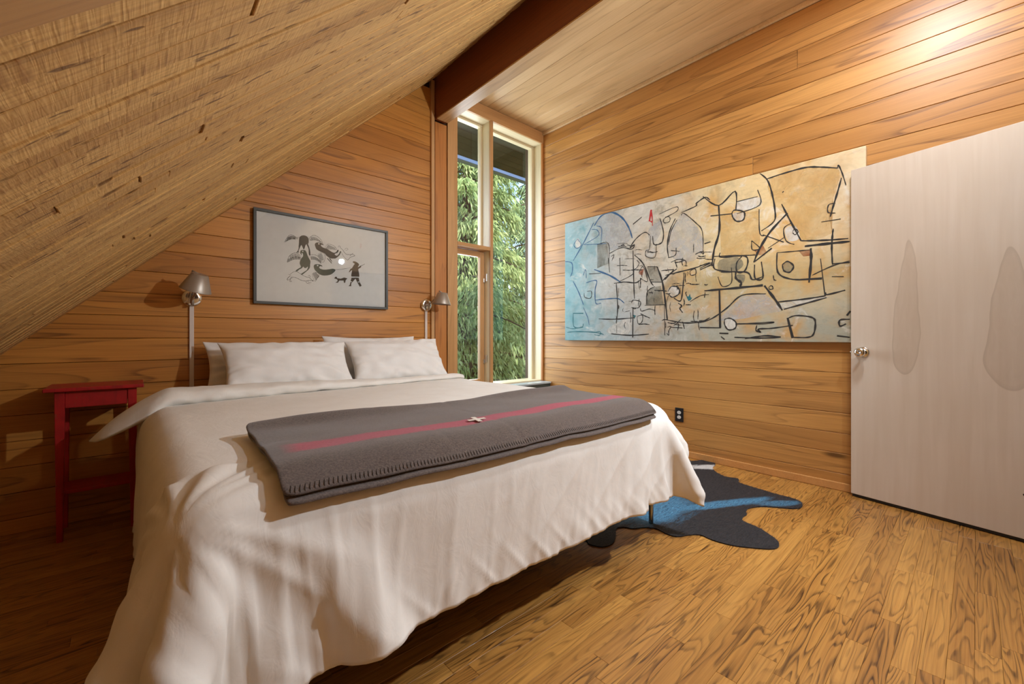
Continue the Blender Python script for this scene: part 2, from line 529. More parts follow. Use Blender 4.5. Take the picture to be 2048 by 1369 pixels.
# ------------------------------------------------------------------ beam and post
bm = bmesh.new(); bx(bm, 0, YB - YF, 0, BEAM_X1 - BEAM_X0, -(3.6 - BEAM_Z0), 0, .004)
beam = link('ceiling_beam', from_bm(bm, 'beam'), M['beam']); beam.matrix_world = frame_matrix(*MC_, (BEAM_X0, YF, BEAM_Z0))
tag(beam, 'dark red-brown timber beam between sloped and flat ceilings', kind='structure')
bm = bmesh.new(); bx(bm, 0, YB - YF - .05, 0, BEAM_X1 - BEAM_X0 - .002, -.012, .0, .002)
bf = link('glare_board', from_bm(bm, 'beam_glare'), M['ceil'], beam); bf.location = (0, .001, .0125)  # pale board added under the beam, its colour standing in for window glare
def vboard(name, x0, x1, y0, y1, z0, z1, mat, parent=None, bev=.002):
    """upright board whose grain runs vertically (local x up)"""
    bm = bmesh.new(); bx(bm, 0, z1 - z0, 0, x1 - x0, 0, y1 - y0, bev)
    o = link(name, from_bm(bm, name), mat, parent)
    mw = frame_matrix((0, 0, 1), (1, 0, 0), (0, 1, 0), (x0, y0, z0))
    if parent is not None: o.parent = parent
    o.matrix_world = mw
    return o
def hboard(name, x0, x1, y0, y1, z0, z1, mat, parent=None, bev=.002):
    bm = bmesh.new(); bx(bm, 0, x1 - x0, 0, y1 - y0, 0, z1 - z0, bev)
    o = link(name, from_bm(bm, name), mat, parent); o.matrix_world = Matrix.Translation((x0, y0, z0))
    return o
o = vboard('trim_2', 1.972, 2.004, YB - .022, YB + .02, 0, SA + SB * 1.98, M['trim'])
tag(o, 'narrow vertical wood strip left of the corner post', kind='structure')
o = vboard('post', 2.02, 2.142, YB - .004, YB + .2, 0, BEAM_Z0 - .013, M['post'])
tag(o, 'orange-brown timber post carrying the ceiling beam', kind='structure')

# ------------------------------------------------------------------ window
WX0, WX1 = 2.263, 3.402      # clear opening
MU0, MU1 = 2.656, 2.690      # mullion
WZ0, WZ1 = 0.52, 3.165
YG = YB + 0.155              # glass plane
TR0, TR1 = 1.862, 1.898      # transom
win = empty('window_1', (0, 0, 0)); tag(win, 'tall corner window with narrow opening casement and fixed panes', kind='structure')
vboard('casing', 2.150, 2.222, YB - .010, YB + .2, 0, 3.24, M['trim'], win)
vboard('inner_stop', 2.224, WX0, YB - .004, YB + .2, 0, WZ1 + .02, M['trim'], win)
hboard('head_casing', 2.15, XR - .002, YB - .014, YB + .006, WZ1, ZC - .004, M['trim'], win)
hboard('head_jamb', 2.15, XR + .02, YB + .006, YB + .2, WZ1, ZC + .1, M['jamb'], win)
hboard('head_stop', WX0, WX1, YG - .03, YG + .03, WZ1 - .022, WZ1, M['jamb'], win)
vboard('mullion', MU0, MU1, YB + .012, YB + .2, WZ0, WZ1, M['jamb'], win)
vboard('mullion_facing', MU0 - .001, MU1 + .001, YB - .01, YB + .012, WZ0, WZ1, M['trim'], win)
vboard('mullion_stop', MU0 - .016, MU0, YG - .025, YG + .02, TR1, WZ1 - .022, M['jamb'], win)
vboard('right_jamb', WX1, XR + .017, YB + .01, YB + .2, 0, WZ1, M['jamb'], win)
vboard('right_casing', WX1 - .002, XR - .001, YB - .016, YB + .01, .5, WZ1, M['post'], win)
vboard('right_stop', WX1 - .032, WX1, YG - .03, YG + .03, WZ0, WZ1 - .022, M['jamb'], win)
hboard('transom', WX0, MU0, YB - .006, YB + .2, TR0, TR1, M['trim'], win)
hboard('sill', 2.15, XR, YB + .004, YB + .22, WZ0 - .05, WZ0, M['jamb'], win)
hboard('wall_below', 2.15, XR, YB + .06, YB + .2, 0, WZ0 - .05, M['plain_wall'], win)
hboard('glass_pane', MU1, WX1, YG, YG + .005, WZ0, WZ1, M['glass'], win, bev=0)
hboard('glass_pane', WX0, MU0, YG, YG + .005, TR1, WZ1, M['glass'], win, bev=0)
cas = empty('casement'); cas.parent = win
YS = YB + .085
C0, C1, CZ0, CZ1 = WX0 + .003, MU0 - .004, WZ0 + .004, TR0 - .004
vboard('stile', C0, C0 + .03, YS, YS + .04, CZ0, CZ1, M['trim'], cas)
vboard('stile', C1 - .052, C1, YS, YS + .04, CZ0, CZ1, M['trim'], cas)
hboard('rail', C0 + .03, C1 - .052, YS, YS + .04, CZ1 - .055, CZ1, M['trim'], cas)
hboard('rail', C0 + .03, C1 - .052, YS, YS + .04, CZ0, CZ0 + .05, M['trim'], cas)
hboard('glass_pane', C0 + .028, C1 - .05, YS + .02, YS + .024, CZ0 + .045, CZ1 - .05, M['glass'], cas, bev=0)
for zz in (1.56, .74):
    bm = bmesh.new(); bx(bm, MU0 - .010, MU0 - .002, YS - .045, YS - .002, zz, zz + .075, .002); bx(bm, MU0 - .02, MU0 - .006, YS - .012, YS + .002, zz - .012, zz + .03, .002)
    link('hinge', from_bm(bm, 'hinge'), M['hinge'], cas)
v, f = tube([(C0 + .02, YS - .004, CZ0 + .03), (C0 + .05, YS - .03, CZ0 + .045), (C0 + .10, YS - .035, CZ0 + .075)], .005, 8)
link('crank_handle', mesh('crank', v, f, True), M['hinge'], cas)

# dark ledge under the window
led = empty('window_bench', (2.85, 3.2, 0)); tag(led, 'low dark green box with a pale top under the corner window', 'bench')
box_obj('box_body', 2.27 - 2.85, XR - .004 - 2.85, 3.15 - 3.2, YB + .055 - 3.2, 0.002, .488, M['dark_green'], led, .004)
box_obj('box_lid', 2.262 - 2.85, XR - .004 - 2.85, 3.138 - 3.2, YB + .002 - 3.2, .489, .507, flat_mat('pale_lid', srgb(178, 192, 196), .22), led, .003)

# ------------------------------------------------------------------ door
D0 = on_x(1702, 985, XR - .075)
D0 = Vector((D0.x, D0.y, 0))
DTH = .036
da = math.radians(12.0)
ddir = Vector((-math.sin(da), -math.cos(da), 0))       # from latch edge to hinge edge
dn = Vector((-math.cos(da), math.sin(da), 0))           # visible face normal (towards room)
DW, DZ0, DZ1 = .83, .020, 2.045
def door_mat():
    t = NT('birch_ply'); tc = t.n('TexCoord'); P = tc.outputs['Object']
    v = t.vmath('MULTIPLY', P, Vector((26, 1, 1.5)))
    a = t.noise(v, 1.0, 3, .55, .4); b = t.noise(P, 2.0, 3)
    c = t.mix(t.ramp(a, [(.3, 0.0), (.7, 1.0)]), srgb(214, 200, 184), srgb(206, 190, 172))
    c = t.mix(t.math('MULTIPLY', t.ramp(b, [(.4, 0.0), (.7, 1.0)]), .5), c, srgb(200, 184, 164))
    # bare cat-face figure in the veneer: a tall teardrop
    def drop(cx, cz, hw, hh, top):
        sep = t.n('SeparateXYZ'); t.l(P, sep.inputs[0])
        wob = t.math('MULTIPLY', t.math('SUBTRACT', t.noise(t.vmath('MULTIPLY', P, Vector((2, 1, 3))), 1.0, 2, .5), .5), .09)
        X = t.math('ADD', sep.outputs[0], wob)
        zz = sep.outputs[2]
        dx = t.math('ABSOLUTE', t.math('SUBTRACT', X, cx))
        dz = t.math('SUBTRACT', zz, cz)
        # half width tapers upwards
        up = t.math('MULTIPLY', t.math('MAXIMUM', dz, 0.0), 1.0 / top)
        wd = t.math('MULTIPLY', t.math('SUBTRACT', 1.0, t.math('MULTIPLY', t.math('MINIMUM', up, 1.0), .55)), hw)
        ex = t.math('DIVIDE', dx, wd)
        ezu = t.math('MULTIPLY', t.math('MAXIMUM', dz, 0.0), 1.0 / top); ezd = t.math('MULTIPLY', t.math('MAXIMUM', t.math('MULTIPLY', dz, -1.0), 0.0), 1.0 / hh)
        e = t.math('ADD', t.math('POWER', ex, 2.0), t.math('ADD', t.math('POWER', ezu, 4.0), t.math('POWER', ezd, 2.4)))
        return e
    for args in ((.265, .94, .062, .16, .62), (.66, .95, .085, .22, .5)):
        e = drop(*args)
        fillm = t.ramp(e, [(.75, 1.0), (1.02, 0.0)])
        rim = t.ramp(e, [(.70, 0.0), (.93, 1.0), (1.06, 0.0)])
        stv = t.vmath('MULTIPLY', P, Vector((40, 1, 9)))
        stn = t.noise(stv, 1.0, 2, .5, 1.5)
        c = t.mix(t.math('MULTIPLY', fillm, t.math('ADD', .22, t.math('MULTIPLY', stn, .30))), c, srgb(178, 158, 136))
        c = t.mix(t.math('MULTIPLY', rim, .35), c, srgb(150, 128, 104))
    t.bsdf(c, .5, 0, .4)
    return t.m
door = empty('door_1', D0); tag(door, 'pale unpainted flush plywood door standing open against right wall', kind='structure')
door.rotation_euler = (0, 0, math.atan2(ddir.y, ddir.x))
# local frame: x from latch to hinge, room face towards local -y or +y
side = 1 if (Matrix.Rotation(door.rotation_euler.z, 3, 'Z') @ Vector((0, 1, 0))).dot(dn) > 0 else -1
bm = bmesh.new(); bx(bm, 0, DW, -DTH * (side > 0), DTH * (side < 0), DZ0, DZ1, .0015)
link('door_slab', from_bm(bm, 'slab'), door_mat(), door)
KZ = 0.905
# knob: rose, neck and ball on both faces
def knob(sgn, base):
    R = Matrix.Rotation(-math.pi / 2 * sgn, 4, 'X')
    v, f = lathe([(0.0, 0.0), (.033, 0.0), (.033, .004), (.029, .009), (.014, .011), (.012, .024), (.018, .030), (.0265, .038), (.0285, .047), (.026, .056), (.018, .062), (.008, .0635), (.006, .061), (0, .061)], 32)
    T = Matrix.Translation((.062, base, KZ)) @ R
    me = mesh('knob', xform(v, T), f, True)
    return link('door_knob', me, M['chrome'], door)
knob(side, 0.0)
box_obj('latch_plate', -.0015, .001, -DTH * .8 * (side > 0), DTH * .8 * (side < 0) if side < 0 else -DTH * .2, KZ - .028, KZ + .028, M['chrome'], door)
v, f = lathe([(0, 0), (.005, 0), (.005, .010), (0, .011)], 12)
link('latch_bolt', mesh('latch', xform(v, Matrix.Translation((0, -DTH / 2 * side, KZ)) @ Matrix.Rotation(-math.pi / 2, 4, 'Y')), f, True), M['chrome'], door)
v, f = lathe([(0, 0), (.006, 0), (.006, .0008), (0, .0008)], 14)
link('screw_hole', mesh('hole', xform(v, Matrix.Translation((.70, .0004 * side, .235)) @ Matrix.Rotation(-math.pi / 2 * side, 4, 'X')), f), M['gap'], door)
box_obj('door_gap_shade', .004, DW - .004, -DTH * .8 if side > 0 else DTH * .2, -DTH * .2 if side > 0 else DTH * .8, .004, DZ0, M['black'], door)  # black strip in the gap under the door, standing in for its shade

# ------------------------------------------------------------------ outlet
op = on_x(1359, 830, XR)
ol = empty('wall_outlet', (XR, op.y, op.z)); tag(ol, 'black wall outlet plate with two white sockets under the painting', 'outlet')
ol.rotation_euler = (0, 0, math.pi / 2)   # local -y... plate built on local y
bm = bmesh.new(); bx(bm, -.036, .036, .0005, .007, -.058, .058, .0025); link('cover_plate', from_bm(bm, 'plate'), M['black'], ol)
for s in (-1, 1):
    v, f = lathe([(0, 0), (.0165, 0), (.0165, .003), (0, .003)], 20)
    T = Matrix.Translation((0, .0065, s * .0195)) @ Matrix.Rotation(-math.pi / 2, 4, 'X') @ Matrix.Diagonal((1, .86, 1, 1))
    k = link('socket', mesh('socket', xform(v, T), f), M['white_plastic'], ol)
    bm = bmesh.new(); bx(bm, -.0075, -.0055, .0094, .0102, s * .0195 - .001, s * .0195 + .008); bx(bm, .0055, .0075, .0094, .0102, s * .0195 - .001, s * .0195 + .008); bx(bm, -.002, .002, .0094, .0102, s * .0195 - .009, s * .0195 - .005)
    link('slot', from_bm(bm, 'slot'), M['black'], k)

# ------------------------------------------------------------------ framed print over the bed
PX0, PX1 = on_y(507, 500, YB - .03).x, on_y(776, 500, YB - .03).x
PZ1 = on_y(512, 415, YB - .03).z; PZ0 = on_y(506, 607, YB - .03).z
pic = empty('framed_print', ((PX0 + PX1) / 2, YB, (PZ0 + PZ1) / 2)); tag(pic, 'framed print of dark birds and a small hunter above the bed', 'picture')
PL = pic.location.copy()
FWD = .018
for (a, b, c, d) in ((PX0, PX1, PZ1 - FWD, PZ1), (PX0, PX1, PZ0, PZ0 + FWD), (PX0, PX0 + FWD, PZ0 + FWD, PZ1 - FWD), (PX1 - FWD, PX1, PZ0 + FWD, PZ1 - FWD)):
    wpart(box_obj('frame_bar', a, b, YB - .032, YB - .003, c, d, M['frame_dark'], bev=.0015), pic)
YP = YB - .016
t = NT('print_paper'); tc = t.n('TexCoord'); a = t.noise(tc.outputs['Object'], 30.0, 4)
t.bsdf(t.mix(a, srgb(206, 204, 200), srgb(218, 216, 212)), .7); M['paper'] = t.m
paper = wpart(box_obj('print_sheet', PX0 + FWD - .002, PX1 - FWD + .002, YP, YP + .004, PZ0 + FWD - .002, PZ1 - FWD + .002, M['paper']), pic)
wpart(box_obj('picture_glass', PX0 + FWD - .002, PX1 - FWD + .002, YP - .008, YP - .006, PZ0 + FWD - .002, PZ1 - FWD + .002, M['picture_glass']), pic)
def pc(zx, zy):   # crop coordinates of the print -> wall plane
    p = on_y(560 + zx / 10.533, 460 + zy / 10.533, YP); return (p.x, p.z)
def cat(pts, closed=False, n=4):
    P = [Vector(p) for p in pts]; out_ = []
    N = len(P)
    rng_ = range(N) if closed else range(N - 1)
    for i in rng_:
        p0 = P[(i - 1) % N] if closed or i > 0 else P[0]
        p1 = P[i]; p2 = P[(i + 1) % N]
        p3 = P[(i + 2) % N] if closed or i + 2 < N else P[-1]
        for k in range(n):
            u = k / n
            out_.append(.5 * ((2 * p1) + (p2 - p0) * u + (2 * p0 - 5 * p1 + 4 * p2 - p3) * u * u + (3 * p1 - p0 - 3 * p2 + p3) * u ** 3))
    if not closed: out_.append(P[-1])
    return out_
class Ink:
    """flat marks on a plane; P(a,b,h) maps plane coordinates + height to 3D"""
    def __init__(s, P, k=1.0): s.v, s.f, s.P, s.h, s.k = [], [], P, 0, k
    def line(s, pts, w, taper=True, smooth=True):
        p = cat(pts, False, 5) if smooth and len(pts) > 2 else [Vector(q) for q in pts]
        n = len(p); b = len(s.v)
        for i in range(n):
            t_ = (p[min(i + 1, n - 1)] - p[max(i - 1, 0)])
            if t_.length < 1e-9: t_ = Vector((1, 0))
            t_.normalize(); nn = Vector((-t_.y, t_.x))
            w_ = w * s.k; ww = w_ * (.55 + .45 * math.sin(math.pi * (i + .5) / n)) * (1 + .25 * math.sin(i * 1.7 + b)) if taper else w_
            for sgn in (-1, 1):
                q = p[i] + nn * ww * .5 * sgn; s.v.append(s.P(q.x, q.y, s.h))
        for i in range(n - 1):
            s.f.append((b + 2 * i, b + 2 * i + 1, b + 2 * i + 3, b + 2 * i + 2))
        s.h += 2e-6
    def fill(s, pts, smooth=True):
        p = cat(pts, True, 3) if smooth else [Vector(q) for q in pts]
        b = len(s.v)
        for q in p: s.v.append(s.P(q.x, q.y, s.h))
        s.f.append(tuple(range(b, b + len(p)))); s.h += 2e-6
    def build_each(s, name, mat, parent):
        for f in s.f:
            bm = bmesh.new(); bm.faces.new([bm.verts.new(s.v[i]) for i in f]); bmesh.ops.triangulate(bm, faces=bm.faces)
            me = bpy.data.meshes.new(name); bm.to_mesh(me); bm.free(); wpart(link(name, me, mat), parent)
    def build(s, name, mat, parent, inv=True):
        bm = bmesh.new(); me = mesh(name, s.v, s.f); bm.from_mesh(me)
        bmesh.ops.triangulate(bm, faces=[f for f in bm.faces if len(f.verts) > 4]); bm.to_mesh(me); bm.free()
        o = link(name, me, mat)
        return wpart(o, parent) if inv else o
def PP(a, b, h): return (a, YP - .0004 - h, b)
def q_(pts): return [pc(*p) for p in pts]
M['ink'] = flat_mat('print_ink', srgb(38, 40, 40), .7)
M['ink_green'] = flat_mat('print_ink_green', srgb(62, 72, 62), .7)
M['ink_brown'] = flat_mat('print_ink_brown', srgb(74, 58, 40), .7)
M['ink_red'] = flat_mat('print_ink_red', srgb(190, 70, 70), .7)
k = Ink(PP, 1.8)
k.fill(q_([(415, 150), (470, 118), (540, 125), (590, 165), (605, 220), (598, 290), (570, 300), (540, 320), (520, 380), (500, 415), (480, 380), (450, 320), (420, 370), (392, 375), (398, 280), (402, 200)]))
k.fill(q_([(400, 370), (420, 375), (392, 440), (400, 500), (380, 470), (355, 490), (350, 470), (375, 440)]))
k.fill(q_([(560, 310), (590, 300), (630, 420), (640, 530), (620, 540), (605, 500), (600, 400)]))
k.fill(q_([(735, 300), (770, 268), (840, 272), (905, 300), (915, 325), (880, 312), (860, 330), (900, 370), (1000, 410), (1120, 480), (1180, 470), (1210, 425), (1235, 430), (1215, 480), (1150, 510), (1190, 545), (1240, 510), (1265, 455), (1285, 460), (1250, 540), (1175, 600), (1140, 605), (1060, 600), (980, 545), (930, 490), (840, 455), (770, 410), (742, 350)]))
k.fill(q_([(985, 600), (1005, 600), (1095, 700), (1085, 712)]), False)
k.fill(q_([(1025, 595), (1060, 605), (1100, 670), (1090, 676)]), False)
def wing(edge, tips, w):
    k.line(q_(edge), .0012)
    for a, b in tips: k.line(q_([a, b]), w, smooth=False)
def fan(p0, p1, d0, d1, n, w):
    for i in range(n):
        u = i / (n - 1)
        a = (p0[0] + (p1[0] - p0[0]) * u, p0[1] + (p1[1] - p0[1]) * u - 28 * math.sin(math.pi * u))
        d = (d0[0] + (d1[0] - d0[0]) * u, d0[1] + (d1[1] - d0[1]) * u)
        k.line(q_([a, (a[0] + d[0], a[1] + d[1])]), w, smooth=False)
k.line(q_([(95, 260), (160, 150), (230, 105), (300, 130), (345, 160), (405, 155)]), .0014)
fan((120, 225), (375, 170), (-10, 35), (0, 30), 22, .0009); fan((160, 160), (330, 150), (-18, 80), (-5, 60), 18, .0011)
k.line(q_([(605, 195), (660, 135), (720, 115), (800, 150), (870, 220), (905, 310)]), .0014)
fan((625, 190), (870, 250), (5, 40), (10, 30), 20, .0010); fan((660, 150), (850, 230), (-10, 80), (0, 40), 16, .0011)
k.line(q_([(150, 680), (180, 580), (240, 515), (330, 485), (400, 520), (440, 560)]), .0014)
fan((165, 620), (430, 570), (-8, 70), (-8, 60), 16, .0018); fan((220, 540), (400, 530), (-5, 80), (0, 70), 9, .0016)
k.line(q_([(640, 525), (720, 525), (800, 560), (850, 640), (870, 700)]), .0014)
fan((650, 560), (840, 640), (10, 70), (20, 70), 13, .0018)
k.line(q_([(790, 530), (850, 480), (920, 490), (950, 560), (940, 640), (905, 685), (850, 640)]), .0012)
for i in range(12): k.line(q_([(800 + i * 6, 545 + i * 9), (870 + i * 7 - i * i * .2, 490 + i * 13)]), .0012, smooth=False)
k.line(q_([(945, 370), (1010, 300), (1100, 320), (1160, 360), (1185, 415), (1100, 410), (1000, 405), (945, 370)]), .0012)
for i in range(14): k.line(q_([(970 + i * 14, 395 + i * 1), (1015 + i * 11, 315 + i * 5)]), .0012, smooth=False)
k.line(q_([(675, 940), (720, 895), (790, 905), (825, 945), (790, 1010), (740, 1085), (700, 1020), (675, 940)]), .0012)
for i in range(12): k.line(q_([(682 + i * 6, 930 + i * 12), (760 + i * 6, 898 + i * 7)]), .0013, smooth=False)
# hare and fox outlines
k.line(q_([(180, 935), (205, 945), (270, 895), (340, 880), (420, 920), (480, 960), (570, 1000), (610, 1000), (650, 1040), (705, 1080), (650, 1070), (590, 1070), (545, 1080), (450, 1065), (380, 1030), (300, 1000), (250, 1010), (215, 1050), (240, 1090), (205, 1085), (210, 1030), (260, 980)]), .0016)
k.line(q_([(230, 960), (190, 990), (150, 1040), (165, 1060), (185, 1045)]), .0018)
k.line(q_([(590, 970), (620, 960), (640, 1000)]), .0014); k.line(q_([(545, 1085), (560, 1120), (630, 1140)]), .0014); k.line(q_([(580, 1080), (610, 1110), (660, 1115)]), .0014)
k.line(q_([(1225, 380), (1230, 345), (1265, 345), (1270, 380), (1320, 420), (1350, 470), (1400, 515), (1470, 520), (1530, 515), (1575, 545), (1530, 560), (1470, 590), (1430, 635), (1390, 615), (1340, 560), (1300, 490), (1275, 455)]), .0016)
k.line(q_([(1355, 430), (1385, 390), (1420, 395), (1430, 420), (1380, 430)]), .0012); k.line(q_([(1470, 560), (1480, 545), (1540, 490)]), .0012)
k.line(q_([(1155, 840), (1290, 830), (1480, 802)]), .0012); k.line(q_([(1690, 760), (1730, 750), (1785, 720)]), .0018)
k.build('print_ink', M['ink'], pic)
k = Ink(PP)
k.fill(q_([(425, 470), (440, 435), (480, 425), (530, 432), (560, 480), (580, 540), (610, 600), (640, 660), (635, 730), (630, 790), (600, 840), (540, 890), (470, 945), (440, 935), (500, 890), (560, 850), (585, 800), (580, 775), (550, 805), (510, 800), (490, 775), (460, 810), (400, 840), (365, 875), (330, 870), (345, 845), (400, 810), (440, 780), (415, 710), (425, 650), (450, 600), (485, 555), (480, 500), (450, 490), (460, 530), (435, 510)]))
k.fill(q_([(710, 760), (750, 725), (830, 728), (885, 755), (890, 775), (850, 765), (825, 790), (850, 820), (930, 840), (1040, 830), (1120, 820), (1170, 850), (1120, 910), (1050, 950), (940, 965), (860, 950), (790, 900), (730, 840)]))
k.build('print_ink_grey_green', M['ink_green'], pic)
k = Ink(PP)
k.fill(q_([(1520, 800), (1560, 720), (1530, 680), (1560, 662), (1620, 685), (1665, 730), (1640, 790), (1700, 755), (1705, 790), (1650, 830), (1660, 890), (1668, 990), (1600, 1010), (1505, 985), (1510, 900), (1515, 850), (1450, 900), (1480, 830)]))
k.fill(q_([(1505, 1010), (1660, 1010), (1672, 1090), (1720, 1180), (1680, 1200), (1630, 1110), (1590, 1030), (1545, 1080), (1500, 1130), (1500, 1190), (1440, 1185), (1470, 1160), (1485, 1090)]), False)
k.fill(q_([(1140, 1025), (1165, 990), (1195, 990), (1205, 1020), (1280, 1030), (1350, 1005), (1420, 1025), (1385, 1060), (1370, 1120), (1345, 1115), (1340, 1070), (1250, 1070), (1220, 1115), (1165, 1115), (1215, 1080), (1205, 1045), (1165, 1030)]), False)
k.build('print_ink_brown', M['ink_brown'], pic)
k = Ink(PP)
for a in ([(1685, 300), (1710, 300), (1710, 325)], [(1685, 325), (1715, 325)], [(1685, 345), (1710, 345), (1700, 370), (1680, 355)], [(1690, 380), (1700, 395)]): k.line(q_(a), .0012)
k.build('red_seal', M['ink_red'], pic)
k = Ink(lambda a, b, h: (a, YP - .0008 - h, b))
for (cx_, cy_, r_) in ((818, 295, 15), (480, 455, 13), (792, 752, 16), (1550, 720, 20)):
    k.fill([pc(cx_ + r_ * math.cos(i), cy_ + r_ * math.sin(i)) for i in np.arange(0, 6.2, .7)])
k.fill(q_([(1505, 985), (1660, 990), (1660, 1008), (1505, 1003)]), False)
k.fill(q_([(1485, 1085), (1515, 1090), (1512, 1105), (1482, 1100)]), False); k.fill(q_([(1640, 1090), (1668, 1092), (1668, 1110), (1642, 1108)]), False)
k.build_each('print_mark', M['paper'], pic)

# ------------------------------------------------------------------ big abstract painting
XPF = XR - .040
A0 = on_x(1130, 448, XPF); A1 = on_x(1732, 291, XPF); A2 = on_x(1132, 681, XPF)
PY1, PY0 = A0.y, A1.y            # far / near
QZ1, QZ0 = (A0.z + A1.z) / 2, A2.z
pt = empty('abstract_painting', (XR, (PY0 + PY1) / 2, (QZ0 + QZ1) / 2)); tag(pt, 'wide unframed abstract painting in blue, grey and ochre on right wall', 'painting')
def paint_mat():
    t = NT('painted_canvas'); tc = t.n('TexCoord'); P = tc.outputs['Object']
    mp = t.n('Mapping'); t.l(P, mp.inputs[0])
    LN, HT = PY1 - PY0, QZ1 - QZ0
    sep = t.n('SeparateXYZ'); t.l(P, sep.inputs[0])
    u = t.math('DIVIDE', t.math('SUBTRACT', PY1 - pt.location.y, sep.outputs[1]), LN)       # 0 far/left .. 1 near/right
    v = t.math('DIVIDE', t.math('ADD', sep.outputs[2], HT / 2), HT)
    nA = t.noise(P, 2.6, 4, .6, .6); nB = t.noise(P, 7.5, 5, .65, .8); nC = t.noise(t.vmath('MULTIPLY', P, Vector((1, 14, 40))), 1.0, 4, .7); nD = t.noise(P, 4.2, 3, .6, .4)
    uu = t.math('ADD', u, t.math('MULTIPLY', t.math('SUBTRACT', nA, .5), .35))
    c = t.ramp(uu, [(.02, srgb(138, 176, 182)), (.14, srgb(172, 190, 192)), (.26, srgb(198, 198, 192)), (.42, srgb(208, 202, 186)), (.6, srgb(214, 194, 150)), (.8, srgb(222, 196, 146)), (1.0, srgb(222, 204, 170))])
    # cool grey-blue washes low down, ochre patches high up on the right
    low = t.ramp(t.math('ADD', v, t.math('MULTIPLY', t.math('SUBTRACT', nB, .5), .5)), [(.10, 1.0), (.42, 0.0)])
    c = t.mix(t.math('MULTIPLY', low, .75), c, t.ramp(uu, [(0, srgb(108, 160, 168)), (.3, srgb(176, 184, 186)), (.75, srgb(150, 158, 150)), (1, srgb(140, 150, 142))]))
    mid = t.math('MULTIPLY', t.ramp(v, [(.2, 0.0), (.38, 1.0), (.55, 0.0)]), t.ramp(uu, [(.45, 0.0), (.62, 1.0)]))
    c = t.mix(t.math('MULTIPLY', mid, .6), c, srgb(158, 140, 92))
    och = t.math('MULTIPLY', t.ramp(nD, [(.46, 0.0), (.66, 1.0)]), t.ramp(uu, [(.3, 0.0), (.6, 1.0)]))
    c = t.mix(t.math('MULTIPLY', och, .7), c, srgb(200, 150, 76))
    gr = t.math('MULTIPLY', t.ramp(nB, [(.50, 0.0), (.66, 1.0)]), t.ramp(t.math('ABSOLUTE', t.math('SUBTRACT', uu, .42)), [(.1, 1.0), (.4, .25)]))
    c = t.mix(t.math('MULTIPLY', gr, .55), c, srgb(138, 130, 108))
    wh = t.ramp(nB, [(.30, 1.0), (.42, 0.0)])
    c = t.mix(t.math('MULTIPLY', wh, .65), c, srgb(226, 222, 212))
    teal = t.math('MULTIPLY', t.ramp(nD, [(.5, 0.0), (.62, 1.0)]), t.ramp(uu, [(.1, 1.0), (.3, 0.0)]))
    c = t.mix(t.math('MULTIPLY', teal, .6), c, srgb(92, 146, 154))
    c = t.mix(t.math('MULTIPLY', t.ramp(nC, [(.5, 0.0), (.75, 1.0)]), .22), c, srgb(96, 88, 72))
    t.bsdf(c, .55, 0, .35, nC, .15, .004)
    return t.m
cv = wpart(box_obj('canvas', XPF, XR - .004, PY0, PY1, QZ0, QZ1, paint_mat(), bev=.003), pt)
cv.data.transform(Matrix.Translation(-pt.location)); cv.matrix_parent_inverse = Matrix()
def cA(zx, zy): p = on_x(1120 + zx / 3.423, 300 + zy / 3.423, XPF); return (p.y, p.z)
def cB(zx, zy): p = on_x(1400 + zx / 3.338, 290 + zy / 3.338, XPF); return (p.y, p.z)
def clampP(a, b, h): return (XPF - .0006 - h, min(max(a, PY0 + .002), PY1 - .002), min(max(b, QZ0 + .002), QZ1 - .002))
def qa(pts): return [cA(*p) for p in pts]
def qb(pts): return [cB(*p) for p in pts]
def glaze(name, c, amt):
    t = NT(name); tc = t.n('TexCoord'); n_ = t.noise(tc.outputs['Object'], 9.0, 5, .65, .6)
    d = t.n('BsdfDiffuse'); d.inputs[0].default_value = c; tr = t.n('BsdfTransparent'); mx = t.n('MixShader')
    t.l(t.math('MULTIPLY', t.ramp(n_, [(.3, .25), (.65, 1.0)]), amt), mx.inputs[0]); t.l(tr.outputs[0], mx.inputs[1]); t.l(d.outputs[0], mx.inputs[2]); t.l(mx.outputs[0], t.out.inputs[0])
    return t.m
M['charcoal'] = flat_mat('charcoal_line', srgb(40, 38, 36), .8)
M['pblue'] = flat_mat('paint_blue_line', srgb(48, 92, 134), .7)
M['pred'] = flat_mat('paint_red', srgb(186, 36, 40), .7)
M['prust'] = glaze('paint_rust', srgb(158, 84, 52), .8)
M['pwhite'] = glaze('paint_white', srgb(228, 226, 218), .8)
M['pgrey'] = glaze('paint_grey', srgb(128, 126, 112), .65)
M['pteal'] = flat_mat('paint_teal_line', srgb(40, 104, 112), .7)
M['pochre'] = glaze('paint_ochre', srgb(220, 184, 120), .55)
M['plilac'] = glaze('paint_pale_grey', srgb(196, 198, 202), .5)
g = Ink(lambda a, b, h: clampP(a, b, h - .0003))
g.fill(qb([(138, 470), (300, 450), (395, 440), (395, 580), (400, 640), (370, 735), (250, 745), (140, 750), (136, 600)]), False)
g.fill(qb([(460, 230), (700, 155), (900, 155), (930, 220), (870, 420), (860, 500), (880, 590), (690, 635), (600, 480), (500, 400)]))
g.build_each('ochre_patch', M['pochre'], pt)
g = Ink(lambda a, b, h: clampP(a, b, h - .0002))
g.fill(qa([(250, 500), (330, 440), (400, 450), (470, 540), (490, 600), (420, 660), (340, 690), (330, 630), (285, 620)]))
g.fill(qa([(640, 640), (700, 540), (685, 480), (600, 560)]))
g.fill(qb([(110, 1180), (280, 1010), (430, 995), (500, 1050), (545, 1110), (300, 1160)]), False)
g.fill(qa([(740, 600), (800, 480), (850, 440), (960, 560), (975, 700), (880, 770), (760, 730)]))
g.build_each('pale_grey_patch', M['plilac'], pt)
g = Ink(clampP)
